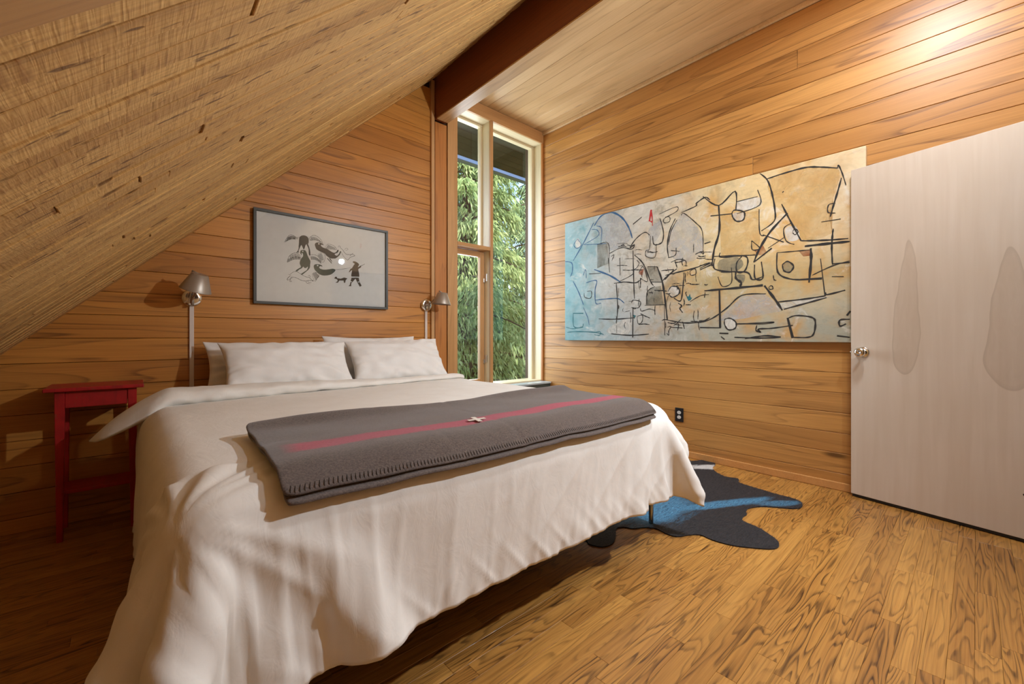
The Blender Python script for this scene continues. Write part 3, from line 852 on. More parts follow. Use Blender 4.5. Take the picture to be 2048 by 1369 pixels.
for p in ([(735, 965), (770, 930), (815, 950), (805, 1000), (760, 1010)], [(495, 1045), (540, 1035), (545, 1060), (510, 1080)], [(530, 1140), (565, 1140), (560, 1185), (530, 1175)], [(105, 630), (125, 605), (145, 650), (115, 675)], [(340, 1215), (480, 1150), (470, 1260), (330, 1255)], [(590, 680), (650, 675), (640, 730), (590, 735)]): g.fill(qa(p))
for p in ([(215, 460), (295, 455), (285, 505), (235, 510)], [(255, 380), (395, 350), (400, 410), (250, 440)], [(570, 560), (640, 545), (665, 625), (590, 640)], [(165, 1165), (220, 1170), (240, 1210), (200, 1235), (165, 1200)], [(525, 1060), (830, 1015), (835, 1025), (560, 1098)]): g.fill(qb(p))
g.build_each('white_patch', M['pwhite'], pt)
g = Ink(clampP)
for p in ([(255, 650), (325, 640), (335, 780), (255, 810)], [(595, 800), (665, 800), (700, 900), (625, 900)], [(590, 980), (620, 945), (690, 930), (710, 1060), (590, 1062)]): g.fill(qa(p), False)
for p in ([(240, 870), (300, 870), (290, 920), (255, 915)], [(130, 770), (250, 750), (290, 800), (230, 850), (130, 850)], [(550, 800), (590, 780), (625, 815), (590, 850), (560, 840)]): g.fill(qb(p))
g.build_each('grey_patch', M['pgrey'], pt)
g = Ink(lambda a, b, h: clampP(a, b, h + .0003))
W1, W2, W3 = .007, .0105, .016
L = lambda pts, w=W1: g.line(qa(pts), w)
L([(340, 710), (420, 670), (490, 680), (510, 650), (480, 670), (520, 610), (580, 565), (615, 585)], W2)
L([(500, 510), (560, 460)], W2); L([(685, 470), (708, 560), (700, 630), (660, 650), (640, 640), (635, 590)], W2)
L([(620, 590), (612, 680), (590, 690), (590, 730), (650, 735), (660, 650)]); L([(680, 440), (795, 390), (800, 420), (715, 470), (715, 500), (750, 490), (750, 460), (720, 460)])
L([(790, 470), (750, 560), (735, 660), (745, 740)], W2); L([(800, 480), (760, 560), (742, 650)]); L([(830, 450), (850, 435), (930, 500), (975, 560), (980, 720)])
L([(760, 690), (820, 695)]); L([(795, 670), (790, 720), (740, 740)]); L([(830, 430), (930, 385), (935, 365), (995, 325), (1027, 345)], W2)
L([(510, 720), (570, 780), (620, 900), (640, 930)], W2); L([(500, 690), (505, 900), (510, 1020)], W2); L([(385, 910), (395, 1080), (385, 1190)], W2)
L([(370, 915), (440, 905), (520, 910), (560, 880)], W2); L([(665, 800), (700, 900), (720, 1030), (735, 1165)], W3); L([(600, 800), (665, 800)]); L([(625, 905), (700, 905)])
L([(580, 1065), (720, 1060)]); L([(590, 1060), (600, 970), (650, 935)]); L([(500, 1080), (498, 1285)], W2); L([(265, 1158), (380, 1160), (510, 1150)], W2); L([(350, 1260), (480, 1270), (610, 1262)], W2)
L([(550, 1085), (560, 1105), (610, 1090), (650, 1100)]); L([(735, 1165), (850, 1185), (960, 1178), (1027, 1150)], W2); L([(715, 1060), (718, 1270)])
L([(850, 840), (840, 960), (825, 1035), (780, 1015)], W2); L([(740, 970), (765, 935), (810, 945), (815, 985), (770, 1010), (742, 985)], W2); L([(720, 860), (800, 840), (920, 810), (1027, 770)], W2)
L([(890, 830), (925, 815), (930, 850), (895, 858), (890, 830)]); L([(700, 900), (740, 860), (800, 815)], W2); L([(720, 890), (780, 820)]); L([(715, 825), (780, 820)], W2); L([(760, 770), (810, 750), (860, 760), (862, 800)])
L([(410, 740), (412, 860)]); L([(410, 900), (500, 850), (500, 800)]); L([(330, 740), (340, 840)]); L([(540, 840), (570, 800), (600, 900), (550, 880)]); L([(810, 1050), (835, 1070), (820, 1085), (840, 1115)], W2)
L([(735, 1215), (760, 1210), (745, 1240), (745, 1270), (730, 1255)]); L([(760, 1215), (840, 1220)]); L([(255, 650), (330, 640), (335, 780)]); L([(350, 730), (370, 720), (355, 760)]); L([(185, 970), (215, 970), (210, 1015), (170, 1010), (165, 980)]); L([(200, 850), (280, 845)]); L([(490, 1050), (500, 1030), (550, 1040), (540, 1080), (495, 1080)]); L([(528, 1140), (565, 1135), (560, 1180), (535, 1190), (528, 1140)]); L([(890, 1040), (960, 1000), (1020, 990)])
for _ in range(85):   # loose scribble in the crowded middle
    a = random.uniform(380, 1000); b = random.uniform(640, 1230); th = random.choice([0, 0, 1.57, 1.57, random.uniform(0, 3.1)]); r = random.uniform(20, 75)
    L([(a, b), (a + r * .5 * math.cos(th) + random.uniform(-7, 7), b + r * .5 * math.sin(th) + random.uniform(-7, 7)), (a + r * math.cos(th), b + r * math.sin(th))], random.choice([.004, .006, .008]))
B = lambda pts, w=W1: g.line(qb(pts), w)
B([(400, 190), (450, 235), (480, 320), (500, 430), (495, 510), (410, 575)], W2); B([(440, 230), (560, 190), (700, 152), (800, 148), (920, 155)], W2); B([(920, 155), (925, 135), (950, 190), (975, 270)])
B([(945, 220), (920, 310), (890, 410), (870, 480)], W2); B([(905, 390), (860, 400), (855, 450), (905, 455)]); B([(810, 515), (940, 495)]); B([(20, 345), (125, 405), (235, 310), (240, 440)], W2); B([(245, 380), (385, 345)]); B([(385, 300), (400, 400), (245, 460)]); B([(70, 475), (215, 460)], W2)
B([(215, 450), (235, 435), (295, 450), (290, 500), (245, 510), (218, 480), (215, 450)], W2); B([(125, 405), (130, 570), (95, 700), (80, 810)], W3); B([(395, 430), (400, 590), (440, 605)], W1); B([(545, 395), (610, 520), (675, 640)], W2)
B([(585, 455), (470, 580), (395, 700), (360, 785)], W3); B([(480, 690), (365, 780)], W2); B([(420, 600), (560, 650)]); B([(560, 620), (455, 690)]); B([(605, 525), (560, 560), (575, 640), (630, 665)]); B([(618, 580), (635, 560), (655, 580), (635, 600), (618, 585)]); B([(675, 640), (740, 640), (870, 635), (990, 625)], W2)
B([(700, 677), (850, 660), (1000, 645)], W3); B([(890, 560), (885, 600), (880, 690), (885, 800)], W2); B([(885, 795), (1000, 785)], W2); B([(740, 690), (742, 770), (728, 920)], W3); B([(670, 900), (815, 892)], W3); B([(515, 720), (640, 710), (740, 700)]); B([(515, 720), (520, 850), (600, 895), (720, 900)], W2)
B([(550, 800), (585, 778), (625, 810), (600, 850), (560, 840), (550, 800)], W2); B([(0, 825), (70, 790), (75, 800), (0, 835)], W2); B([(95, 745), (280, 740), (320, 770), (300, 840), (250, 850), (245, 790), (280, 745)], W2); B([(135, 720), (138, 750), (250, 742), (370, 735)], W2); B([(100, 760), (100, 830), (240, 850)], W2)
B([(140, 850), (310, 850), (350, 900), (420, 880)], W2); B([(240, 850), (240, 890), (275, 920), (280, 950), (420, 935)], W3); B([(30, 975), (200, 960), (420, 940)], W3); B([(210, 820), (210, 920), (150, 945), (120, 880)]); B([(365, 800), (368, 890), (420, 890), (410, 780)], W2); B([(30, 1020), (35, 985)]); B([(130, 970), (135, 1220)], W3)
B([(0, 1188), (80, 1160), (180, 1090), (280, 1005), (440, 995)], W2); B([(430, 940), (500, 1030), (550, 1105)], W3); B([(515, 1050), (700, 1030), (840, 1008)], W2); B([(560, 1098), (700, 1060), (845, 1020)], W2); B([(805, 760), (835, 1010)]); B([(840, 985), (850, 1000), (970, 970)], W2); B([(750, 870), (880, 810), (1000, 775)])
B([(460, 950), (478, 940), (488, 960), (465, 965), (460, 950)]); B([(165, 1165), (200, 1158), (240, 1185), (235, 1225), (190, 1235), (165, 1200), (165, 1165)], W2); B([(240, 1195), (370, 1190), (495, 1183), (430, 1195), (240, 1197)], W1); B([(380, 1205), (375, 1240), (405, 1250), (390, 1230), (480, 1225), (620, 1205)], W2); B([(585, 1155), (620, 1290)], W3); B([(585, 1160), (640, 1140), (740, 1150), (770, 1180), (760, 1260), (720, 1285), (620, 1285)], W2)
B([(0, 1220), (140, 1222)], W2); B([(230, 1285), (400, 1290), (540, 1285)], W2); B([(300, 1295), (430, 1275), (540, 1283)], W2); B([(130, 1258), (190, 1260)], W2); B([(140, 1280), (165, 1300)], W2); B([(1000, 1165), (935, 1170), (935, 1210), (975, 1195)], W2); B([(915, 1275), (1000, 1285)], W2); B([(980, 1140), (1005, 1110)], W2); B([(880, 880), (960, 880)]); B([(345, 640), (350, 700), (400, 690), (345, 640)]); B([(30, 660), (70, 648)], W2); B([(560, 310), (550, 318)]); B([(490, 870), (495, 900), (510, 905)])
tag(g.build('charcoal_lines', M['charcoal'], pt), kind='stuff')
g = Ink(lambda a, b, h: clampP(a, b, h + .0002))
L = lambda pts, w=W1: g.line(qa(pts), w)
L([(235, 520), (280, 455), (350, 428), (420, 460), (470, 530), (495, 605)], W3); L([(230, 500), (160, 640), (90, 760)], W2); L([(215, 545), (255, 550), (260, 590), (160, 650)], W1); L([(35, 765), (80, 775), (85, 830), (70, 870)], W2); L([(165, 650), (270, 645), (320, 640)], W1)
L([(235, 820), (340, 860), (420, 910)], W3); L([(180, 910), (250, 895), (240, 960), (245, 1050), (280, 1050)], W2); L([(240, 1030), (330, 1020), (400, 1020), (440, 1050)], W2); L([(90, 900), (130, 980), (160, 1060)], W2); L([(160, 1080), (190, 1150), (200, 1200)], W1)
L([(120, 610), (145, 650), (115, 675), (95, 650), (120, 610)], W1); L([(250, 520), (285, 540), (280, 640)], W1); L([(160, 860), (175, 820), (180, 880)], W1)
tag(g.build('blue_lines', M['pblue'], pt), kind='stuff')
g = Ink(lambda a, b, h: clampP(a, b, h + .0002))
L = lambda pts, w=W1: g.line(qa(pts), w)
L([(90, 1120), (160, 1120)], W2); L([(90, 1120), (95, 1210), (150, 1215), (160, 1190)], W2); L([(50, 1250), (120, 1245), (240, 1250), (300, 1265)], W2); L([(40, 1215), (90, 1225), (160, 1215)], W1); L([(235, 1250), (275, 1245), (270, 1270), (235, 1265)], W1)
g.fill(qa([(865, 1000), (880, 1005), (890, 985), (895, 1010), (905, 1015), (893, 1030), (880, 1035), (870, 1015)]), False); g.fill(qa([(500, 1130), (520, 1135), (510, 1160)]), False)
tag(g.build('teal_lines', M['pteal'], pt), kind='stuff')
g = Ink(lambda a, b, h: clampP(a, b, h + .0004))
L = lambda pts, w=W1: g.line(qa(pts), w)
L([(612, 490), (625, 410)], W3); L([(625, 410), (632, 490), (610, 480)], W2); L([(615, 450), (630, 450)], W2); L([(632, 490), (634, 520)], W1)
g.build('red_mark', M['pred'], pt)
g = Ink(lambda a, b, h: clampP(a, b, h + .0001))
g.fill(qb([(360, 705), (400, 690), (420, 670), (445, 715), (430, 740), (390, 735)]), False); g.fill(qb([(660, 710), (740, 700), (735, 740), (690, 745)]), False); g.fill(qa([(545, 820), (575, 815), (565, 860), (540, 850)]), False)
g.build_each('rust_patch', M['prust'], pt)

# ------------------------------------------------------------------ wall lamps
def wall_lamp(label, wx, wz, head, tilt, arm_mid):
    r = empty('wall_lamp', (wx, YB, wz)); tag(r, label, 'lamp', 'pair of wall reading lamps beside the bed')
    # round wall plate
    v, f = lathe([(0, 0), (.046, 0), (.052, .004), (.052, .02), (.047, .026), (.03, .028), (0, .028)], 40)
    link('wall_plate', mesh('plate', xform(v, Matrix.Rotation(math.pi / 2, 4, 'X')), f, True), M['chrome'], r)
    v, f = lathe([(0, 0), (.012, 0), (.012, .03), (.009, .034), (0, .034)], 16)
    link('joint', mesh('joint', xform(v, Matrix.Translation((0, -.026, 0)) @ Matrix.Rotation(math.pi / 2, 4, 'X')), f, True), M['alu'], r)
    H = Vector(head); A = Vector(arm_mid)
    J = Vector((0, -.055, 0))
    v, f = tube([J + Vector((0, 0, -.045)), J + Vector((0, 0, .012))], .0085, 12)
    link('arm_socket', mesh('socket', v, f, True), M['alu'], r)
    v, f = tube([J, A, H], .0048, 10)
    link('arm', mesh('arm', v, f, True), M['alu'], r)
    v, f = tube([J + Vector((-.02, -.004, .03)), J + Vector((-.03, -.008, -.03)), J + Vector((-.018, -.01, -.034)), J + Vector((-.006, -.01, .035))], .0015, 6)
    link('spring', mesh('spring', v, f, True), M['chrome'], r)
    # shade: truncated cone, open below
    prof = [(.036, .052), (.0375, .0545), (.041, .053), (.079, -.044), (.0795, -.047), (.0775, -.0475), (.0395, .049), (.036, .052)]
    v, f = lathe(prof, 40)
    T = Matrix.Translation(H) @ Matrix.Rotation(math.radians(tilt[1]), 4, 'Y') @ Matrix.Rotation(math.radians(tilt[0]), 4, 'X')
    sh = link('shade', mesh('shade', xform(v, T), f, True), M['alu'], r)
    v, f = lathe([(0, .053), (.036, .053), (.036, .050), (0, .050)], 32)
    link('shade_cap', mesh('cap', xform(v, T), f), M['alu'], sh)
    v, f = lathe([(0, .05), (.016, .05), (.016, .03), (.026, .005), (.027, -.01), (.018, -.025), (0, -.03)], 24)
    link('bulb', mesh('bulb', xform(v, T), f, True), M['white_plastic'], r)
    v, f = tube([H + Vector((0, 0, .0)), H + Vector((0, .0, .055)), H + Vector((-.025, .01, .07))], .006, 8)
    link('head_joint', mesh('head_joint', v, f, True), M['alu'], r)
    # cord cover down the wall
    bm = bmesh.new(); bx(bm, -.0115, .0115, -.013, -.0005, -wz + .30, -.045, .002)
    link('cord_cover', from_bm(bm, 'cover'), M['cordcover'], r)
    return r
lp = on_y(383, 597, YB); rp = on_y(851, 611, YB)
wall_lamp('grey metal wall lamp above the red side table', lp.x, lp.z, (.012, -.20, .078), (16, 12), (.006, -.12, .01))
wall_lamp('grey metal wall lamp beside the corner window', rp.x, rp.z, (.075, -.15, .05), (2, 4), (.03, -.10, .05))

# ------------------------------------------------------------------ bed
BX0, BX1, BY0, BY1 = .135, 2.065, 1.13, 3.20
bed = empty('bed', (1.1, 2.165, 0)); tag(bed, 'wide low bed on thin metal legs under white bedding', 'bed')
def bpart(o): return wpart(o, bed)
MT = .635
bm = bmesh.new(); bx(bm, BX0, BX1, BY0, BY1, .355, MT, .0)
bmesh.ops.bevel(bm, geom=list(bm.edges), offset=.07, segments=6, affect='EDGES', profile=.5)
bpart(link('mattress', from_bm(bm, 'mattress', True), M['sheet']))
bpart(box_obj('bed_base', BX0 + .02, BX1 - .02, BY0 + .02, BY1, .285, .352, M['mattress_base'], bev=.01))
for (x_, y_) in ((BX0 + .05, BY0 + .05), (BX1 - .013, BY0 + .035), (BX0 + .05, BY1 - .06), (BX1 - .03, BY1 - .06), (1.1, BY0 + .3), (1.1, BY1 - .3)):
    v, f = lathe([(0, 0), (.012, 0), (.0125, .004), (.0125, .29), (0, .29)], 16)
    bpart(link('leg', mesh('leg', xform(v, Matrix.Translation((x_, y_, .0072))), f, True), M['steel_blue']))

# cloth solver -------------------------------------------------------
def solve(P, rest, Winv, steps, iters, collide, g=.0027, damp=.97, bend=.25, pins=None):
    prev = P.copy()
    ny, nx = P.shape[:2]
    hx, hy = rest
    dg = math.hypot(hx, hy)
    def con(sa, sb, Lr, k):
        a = P[sa]; b = P[sb]; d = b - a
        l = np.sqrt((d * d).sum(-1)) + 1e-9
        wa = Winv[sa]; wb = Winv[sb]
        s = (k * (l - Lr) / l / (wa + wb + 1e-9))[..., None]
        d *= s
        P[sa] = a + d * wa[..., None]; P[sb] = b - d * wb[..., None]
    def conj(sa, sb, Lr, k):
        a = P[sa]; b = P[sb]; d = b - a
        l = np.sqrt((d * d).sum(-1)) + 1e-9
        e = np.minimum(l - Lr, 0)
        wa = Winv[sa]; wb = Winv[sb]
        s = (k * e / l / (wa + wb + 1e-9))[..., None]
        d = d * s
        P[sa] += d * wa[..., None]; P[sb] -= d * wb[..., None]
    S = np.s_
    for st in range(steps):
        V = (P - prev) * damp
        np.clip(V, -.03, .03, out=V)
        prev = P.copy()
        P += V * Winv[..., None]; P[..., 2] -= g * Winv
        for it in range(iters):
            for o in (0, 1):
                n = (nx - o) // 2
                con(S[:, o:o + 2 * n:2], S[:, o + 1:o + 2 * n:2], hx, 1.0)
                m = (ny - o) // 2
                con(S[o:o + 2 * m:2, :], S[o + 1:o + 2 * m:2, :], hy, 1.0)
                con(S[o:o + 2 * m:2, :-1], S[o + 1:o + 2 * m:2, 1:], dg, .35)
                con(S[o:o + 2 * m:2, 1:], S[o + 1:o + 2 * m:2, :-1], dg, .35)
            if bend > 0:
                conj(S[:, :-2], S[:, 2:], 2 * hx, bend); conj(S[:-2, :], S[2:, :], 2 * hy, bend)
                conj(S[:, :-5], S[:, 5:], 5 * hx, bend * .25); conj(S[:-5, :], S[5:, :], 5 * hy, bend * .25)
            if it % 3 == 2 or it == iters - 1: collide(P, prev)
        if pins is not None:
            P[pins[0]] = pins[1]
    return P
CX0, CX1, CY0 = BX0 - .075, BX1 - .055, BY0 - .09      # the thick filling stands off the mattress
def bed_collide(th, fr=.6):
    c = np.array([(CX0 + CX1) / 2, (CY0 + BY1) / 2, (.05 + MT) / 2]); r = .085
    h = np.array([(CX1 - CX0) / 2, (BY1 - CY0) / 2, (MT - .05) / 2]) - r
    def f(P, prev):
        d = P - c; q = np.abs(d) - h
        qo = np.maximum(q, 0); ln = np.sqrt((qo * qo).sum(-1))
        dist = ln + np.minimum(q.max(-1), 0) - r
        hit = dist < th
        nrm = np.where(ln[..., None] > 1e-6, qo / (ln[..., None] + 1e-9), (q == q.max(-1, keepdims=True)).astype(float)) * np.sign(d)
        mv = np.where(hit, th - dist, 0)
        P += nrm * mv[..., None]
        t = P - prev
        P -= np.where(hit, fr, 0)[..., None] * (t - nrm * (t * nrm).sum(-1, keepdims=True)) * .5
        fl = P[..., 2] < .018
        P[..., 2] = np.where(fl, .018, P[..., 2])
    return f
U0, U1, V0, V1 = -.40, 2.19, .655, 2.84
TOPZ = MT + .036
def grid(nx, ny):
    xs = np.linspace(U0, U1, nx); ys = np.linspace(V0, V1, ny)
    X, Y = np.meshgrid(xs, ys)
    return X, Y
def flap_target(X, Y):
    s = np.maximum(.16 - X, 0)
    x = .16 - .59 * s
    zz = TOPZ - .005 - .21 * s - .20 * s * s
    return np.stack([x, Y + .0 * X - .02 * s, zz], -1)
def run_duvet():
    nx, ny = 70, 57
    X, Y = grid(nx, ny)
    P = np.stack([X, Y, np.full_like(X, TOPZ + .005)], -1)
    P += rng.normal(0, .0025, P.shape)
    W = np.ones_like(X)
    onbed = (X > BX0 + .12) & (X < BX1 - .12)
    pin = ((Y > V1 - .03) & onbed)
    flap = (Y > 9) & (X < .16)
    W[pin | flap] = 0
    tgt = P.copy(); tgt[pin, 2] = TOPZ; tgt[flap] = flap_target(X, Y)[flap]
    pm = pin | flap
    rest = ((U1 - U0) / (nx - 1), (V1 - V0) / (ny - 1))
    P = solve(P, rest, W, 280, 17, bed_collide(.034), g=.0006, bend=.10, pins=(pm, tgt[pm]))
    # refine
    def up(A):
        ny_, nx_ = A.shape[:2]
        B_ = np.zeros((2 * ny_ - 1, 2 * nx_ - 1) + A.shape[2:])
        B_[::2, ::2] = A; B_[1::2, ::2] = (A[1:] + A[:-1]) / 2
        B_[:, 1::2] = (B_[:, 2::2] + B_[:, :-2:2]) / 2
        return B_
    P = up(P)
    ny, nx = P.shape[:2]
    X, Y = grid(nx, ny)
    pm2 = (((Y > V1 - .03) & (X > BX0 + .12) & (X < BX1 - .12)) | ((Y > 9) & (X < .16)))
    W = np.where(pm2, 0.0, 1.0)
    P += rng.normal(0, .0008, P.shape) * W[..., None]
    rest = ((U1 - U0) / (nx - 1) * 1.006, (V1 - V0) / (ny - 1) * 1.004)
    tg = P[pm2].copy()
    P = solve(P, rest, W, 70, 10, bed_collide(.034), g=.0004, bend=.10, damp=.92, pins=(pm2, tg))
    return P, X, Y
DP, DXg, DYg = run_duvet()
def up2(A):
    ny_, nx_ = A.shape[:2]
    B_ = np.zeros((2 * ny_ - 1, 2 * nx_ - 1) + A.shape[2:])
    B_[::2, ::2] = A; B_[1::2, ::2] = (A[1:] + A[:-1]) / 2
    B_[:, 1::2] = (B_[:, 2::2] + B_[:, :-2:2]) / 2
    return B_
DP, DXg, DYg = up2(DP), up2(DXg), up2(DYg)
for _ in range(3):
    c_ = DP[1:-1, 1:-1]; DP[1:-1, 1:-1] = c_ * .4 + .15 * (DP[:-2, 1:-1] + DP[2:, 1:-1] + DP[1:-1, :-2] + DP[1:-1, 2:])
# soft puckers near the hem and the turned-back crease by the pillows
ny, nx = DP.shape[:2]
def grid_normals(P):
    du = np.gradient(P, axis=1); dv = np.gradient(P, axis=0)
    n = np.cross(du, dv); n /= np.linalg.norm(n, axis=-1, keepdims=True) + 1e-9
    return n
NRM = grid_normals(DP)
disp = np.zeros((ny, nx))
for j in range(ny):
    for i in range(nx):
        u, w = DXg[j, i], DYg[j, i]
        e = min(u - U0, U1 - u, w - V0)
        hem = math.exp(-max(e, 0) / .05)
        along = u if (w - V0) < min(u - U0, U1 - u) else w
        d = hem * .010 * noise.noise(Vector((along * 26, 3.1, w * 2)))
        d += .0045 * noise.noise(Vector((u * 3.2, w * 3.2, 1.7))) + .0022 * noise.noise(Vector((u * 11, w * 5, 4.4)))
        # hanging folds: run down the drop, deeper towards the hem and the left corner
        drop_f = max(0.0, (CY0 + .06) - w); drop_l = max(0.0, (CX0 + .04) - u)
        lf = math.exp(-max(u - .05, 0) / .45)
        def ridge(q): return (1.0 - abs(noise.noise(q)) * 2.2)
        if drop_f > 0:
            gq = min(drop_f / .20, 1.0) ** 1.2
            lean_ = u + drop_f * (.25 * (1 - lf) - .15 * lf)
            d += gq * .016 * lf * ridge(Vector((lean_ * 4.6, 2.2, 9)))
            d += gq * (.001 + .011 * lf) * (ridge(Vector((lean_ * 10.5, drop_f * 1.1, 5))) ** 3)
            d += gq * .0035 * lf * ridge(Vector((lean_ * 24, drop_f * 2.5, 7)))
            hm = math.exp(-((w - V0) / .10) ** 2) * (1 - .6 * lf)
            d += hm * (.007 * ridge(Vector(((u - drop_f * .9) * 8.5, 5.2, 1))) ** 3 + .003 * ridge(Vector(((u + drop_f * .4) * 26, 1.2, drop_f * 3))))
            d += gq * .004 * (1 - lf) * ridge(Vector(((u + drop_f * 1.2) * 3.4, 7.7, 2))) ** 5
        if drop_l > 0:
            gq = min(drop_l / .22, 1.0) ** 1.3
            d += gq * .013 * ridge(Vector((w * 5.0, 6.1, 3))) + gq * .004 * ridge(Vector((w * 13, drop_l * 2, 8)))
        # creases fanning out from the foot-left corner
        ax, ay = u - .12, w - 1.08
        rr = math.hypot(ax, ay)
        if ay < .22: d += .013 * math.exp(-((rr - .26) / .2) ** 2) * math.exp(-max(ax, 0) / .35) * ridge(Vector((math.atan2(ay, ax) * 3.2, rr * 1.0, 4.4)))
        disp[j, i] = d
DP = DP + NRM * disp[..., None]
idx = np.arange(ny * nx).reshape(ny, nx)
faces = np.stack([idx[:-1, :-1], idx[:-1, 1:], idx[1:, 1:], idx[1:, :-1]], -1).reshape(-1, 4).tolist()
duv = empty('duvet', (1.1, 1.9, .66)); tag(duv, 'white linen duvet draped over the bed and hanging past its foot', 'duvet')
dme = mesh('duvet_cover', DP.reshape(-1, 3), faces, True)
dob = wpart(link('cover', dme, M['linen']), duv)
md = dob.modifiers.new('thick', 'SOLIDIFY'); md.thickness = .022; md.offset = -1.0; md.use_rim = True
bvh = BVHTree.FromPolygons([Vector(p) for p in DP.reshape(-1, 3)], faces)
def top_z(x, y, default=TOPZ):
    h = bvh.ray_cast(Vector((x, y, 1.5)), Vector((0, 0, -1)))
    return h[0].z if h[0] is not None else default

# turned-back cuff of the duvet at the head end
cu_n, cu_m = 96, 20
cv_, cf = [], []
for i in range(cu_n):
    u = i / (cu_n - 1)
    x0_ = -.150 + u * 2.12
    grow = min(1.0, (u / .10)) ** .62
    hang = max(0.0, .13 - x0_)                       # part that sticks out past the mattress edge
    ha = max(.004, (.125 * grow) * (1 - .58 * min(1, max(0, (x0_ - .3) / 1.3))))     # half width along y
    hb = max(.003, (.046 * grow) * (1 - .55 * min(1, max(0, (x0_ - .2) / 1.2))))     # half thickness
    cy_ = V1 + .012 - ha - .22 * hang - .25 * hang * hang
    zb = (top_z(max(x0_, .14), V1 - .03) if x0_ > .05 else TOPZ - .002) + .004
    cz_ = zb - .42 * hang - .55 * hang * hang + hb * .55
    for k_ in range(cu_m):
        th = 2 * math.pi * k_ / cu_m
        cy2 = math.copysign(abs(math.cos(th)) ** .8, math.cos(th)); cz2 = math.copysign(abs(math.sin(th)) ** .8, math.sin(th))
        nz = 1 + .16 * noise.noise(Vector((x0_ * 7, math.cos(th) * 1.3, math.sin(th) * 1.3))) + .10 * noise.noise(Vector((x0_ * 24, math.cos(th) * 2.5, math.sin(th) * 2)))
        yy_ = cy_ + ha * cy2 * nz
        # front lip folds down and under on the hanging end
        zz = cz_ + hb * cz2 * nz - hang * .30 * max(0, -cy2) * grow
        cv_.append((x0_ + .004 * noise.noise(Vector((x0_ * 9, th, 3))), yy_, zz))
for i in range(cu_n - 1):
    for k_ in range(cu_m):
        l_ = (k_ + 1) % cu_m
        cf.append((i * cu_m + k_, i * cu_m + l_, (i + 1) * cu_m + l_, (i + 1) * cu_m + k_))
cf.append(tuple(range(cu_m))); cf.append(tuple(reversed(range((cu_n - 1) * cu_m, cu_n * cu_m))))
cu = wpart(link('turned_back_cuff', mesh('cuff', cv_, cf, True), M['linen']), duv)
cu.modifiers.new('smooth', 'SUBSURF').render_levels = 1

# pillows ------------------------------------------------------------
def pillow_mesh(w, h, puff, seed):
    r2 = np.random.default_rng(seed)
    nx, ny = 46, 32
    xs = np.linspace(-w / 2, w / 2, nx); ys = np.linspace(-h / 2, h / 2, ny)
    X, Y = np.meshgrid(xs, ys)
    u = X / (w / 2); v = Y / (h / 2)
    T = np.clip(1 - np.abs(u) ** 2.6, 0, 1) ** .55 * np.clip(1 - np.abs(v) ** 2.4, 0, 1) ** .55
    # sides draw in between the corners
    X = X * (1 - .085 * (1 - v ** 2) * np.abs(u) ** 3); Y = Y * (1 - .115 * (1 - u ** 2) * np.abs(v) ** 3)
    pts, fcs = [], []
    off = r2.uniform(0, 50, 3)
    def side(sg):
        base = len(pts)
        for j in range(ny):
            for i in range(nx):
                uu, vv = u[j, i], v[j, i]
                edge = max(abs(uu), abs(vv))
                nz = noise.noise(Vector((uu * 1.4 + off[0], vv * 1.2 + off[1], sg)))
                ang = math.atan2(vv, uu)
                pk = math.exp(-((1 - edge) / .28) ** 2) * .020 * noise.noise(Vector((math.cos(ang) * 7 + off[0], math.sin(ang) * 7, edge * 1.2 + sg * 3)))
                cr = .016 * noise.noise(Vector((uu * 4.2 + vv * 2.5 + off[2], vv * 3.0 - uu, sg * 2)))
                t_ = T[j, i]
                z_ = sg * (puff * .5 * t_ * (1 + .22 * nz) + (pk + cr) * min(1, t_ * 2.2)) 
                pts.append((X[j, i], Y[j, i], z_))
        ids = np.arange(nx * ny).reshape(ny, nx) + base
        q = np.stack([ids[:-1, :-1], ids[:-1, 1:], ids[1:, 1:], ids[1:, :-1]], -1).reshape(-1, 4)
        fcs.extend((q if sg > 0 else q[:, ::-1]).tolist())
    side(1); side(-1)
    me = mesh('pillow', pts, fcs, True)
    bm = bmesh.new(); bm.from_mesh(me); bmesh.ops.remove_doubles(bm, verts=bm.verts, dist=.0008); bm.to_mesh(me); bm.free()
    me.polygons.foreach_set('use_smooth', [True] * len(me.polygons))
    return me
def pillow(label, cx_, cy_, zb, w, h, puff, lean, rz, roll, seed):
    o = link('pillow', pillow_mesh(w, h, puff, seed), M['pillow']); tag(o, label, 'pillow', 'white bed pillows')
    a = math.radians(lean)
    o.rotation_euler = (a, math.radians(roll), math.radians(rz))
    zc = zb + h / 2 * math.sin(a) + .01
    o.location = (cx_, cy_, zc)
    mm = o.modifiers.new('smooth', 'SUBSURF'); mm.levels = 1; mm.render_levels = 1
    return o
pillow('white pillow at the left back, mostly hidden behind the front one', .69, 3.115, .645, .76, .345, .12, 67, 0, 0, 3)
pillow('white pillow at the right back, only its corner showing', 1.39, 3.115, .645, .76, .385, .12, 67, 0, 0, 5)
pillow('white pillow in front on the left, nearest the red table', .752, 2.935, .658, .77, .36, .17, 56, 1, 0, 11)
pillow('white pillow in front on the right, nearest the window', 1.500, 2.94, .658, .76, .375, .17, 56, -3, -1.5, 17)

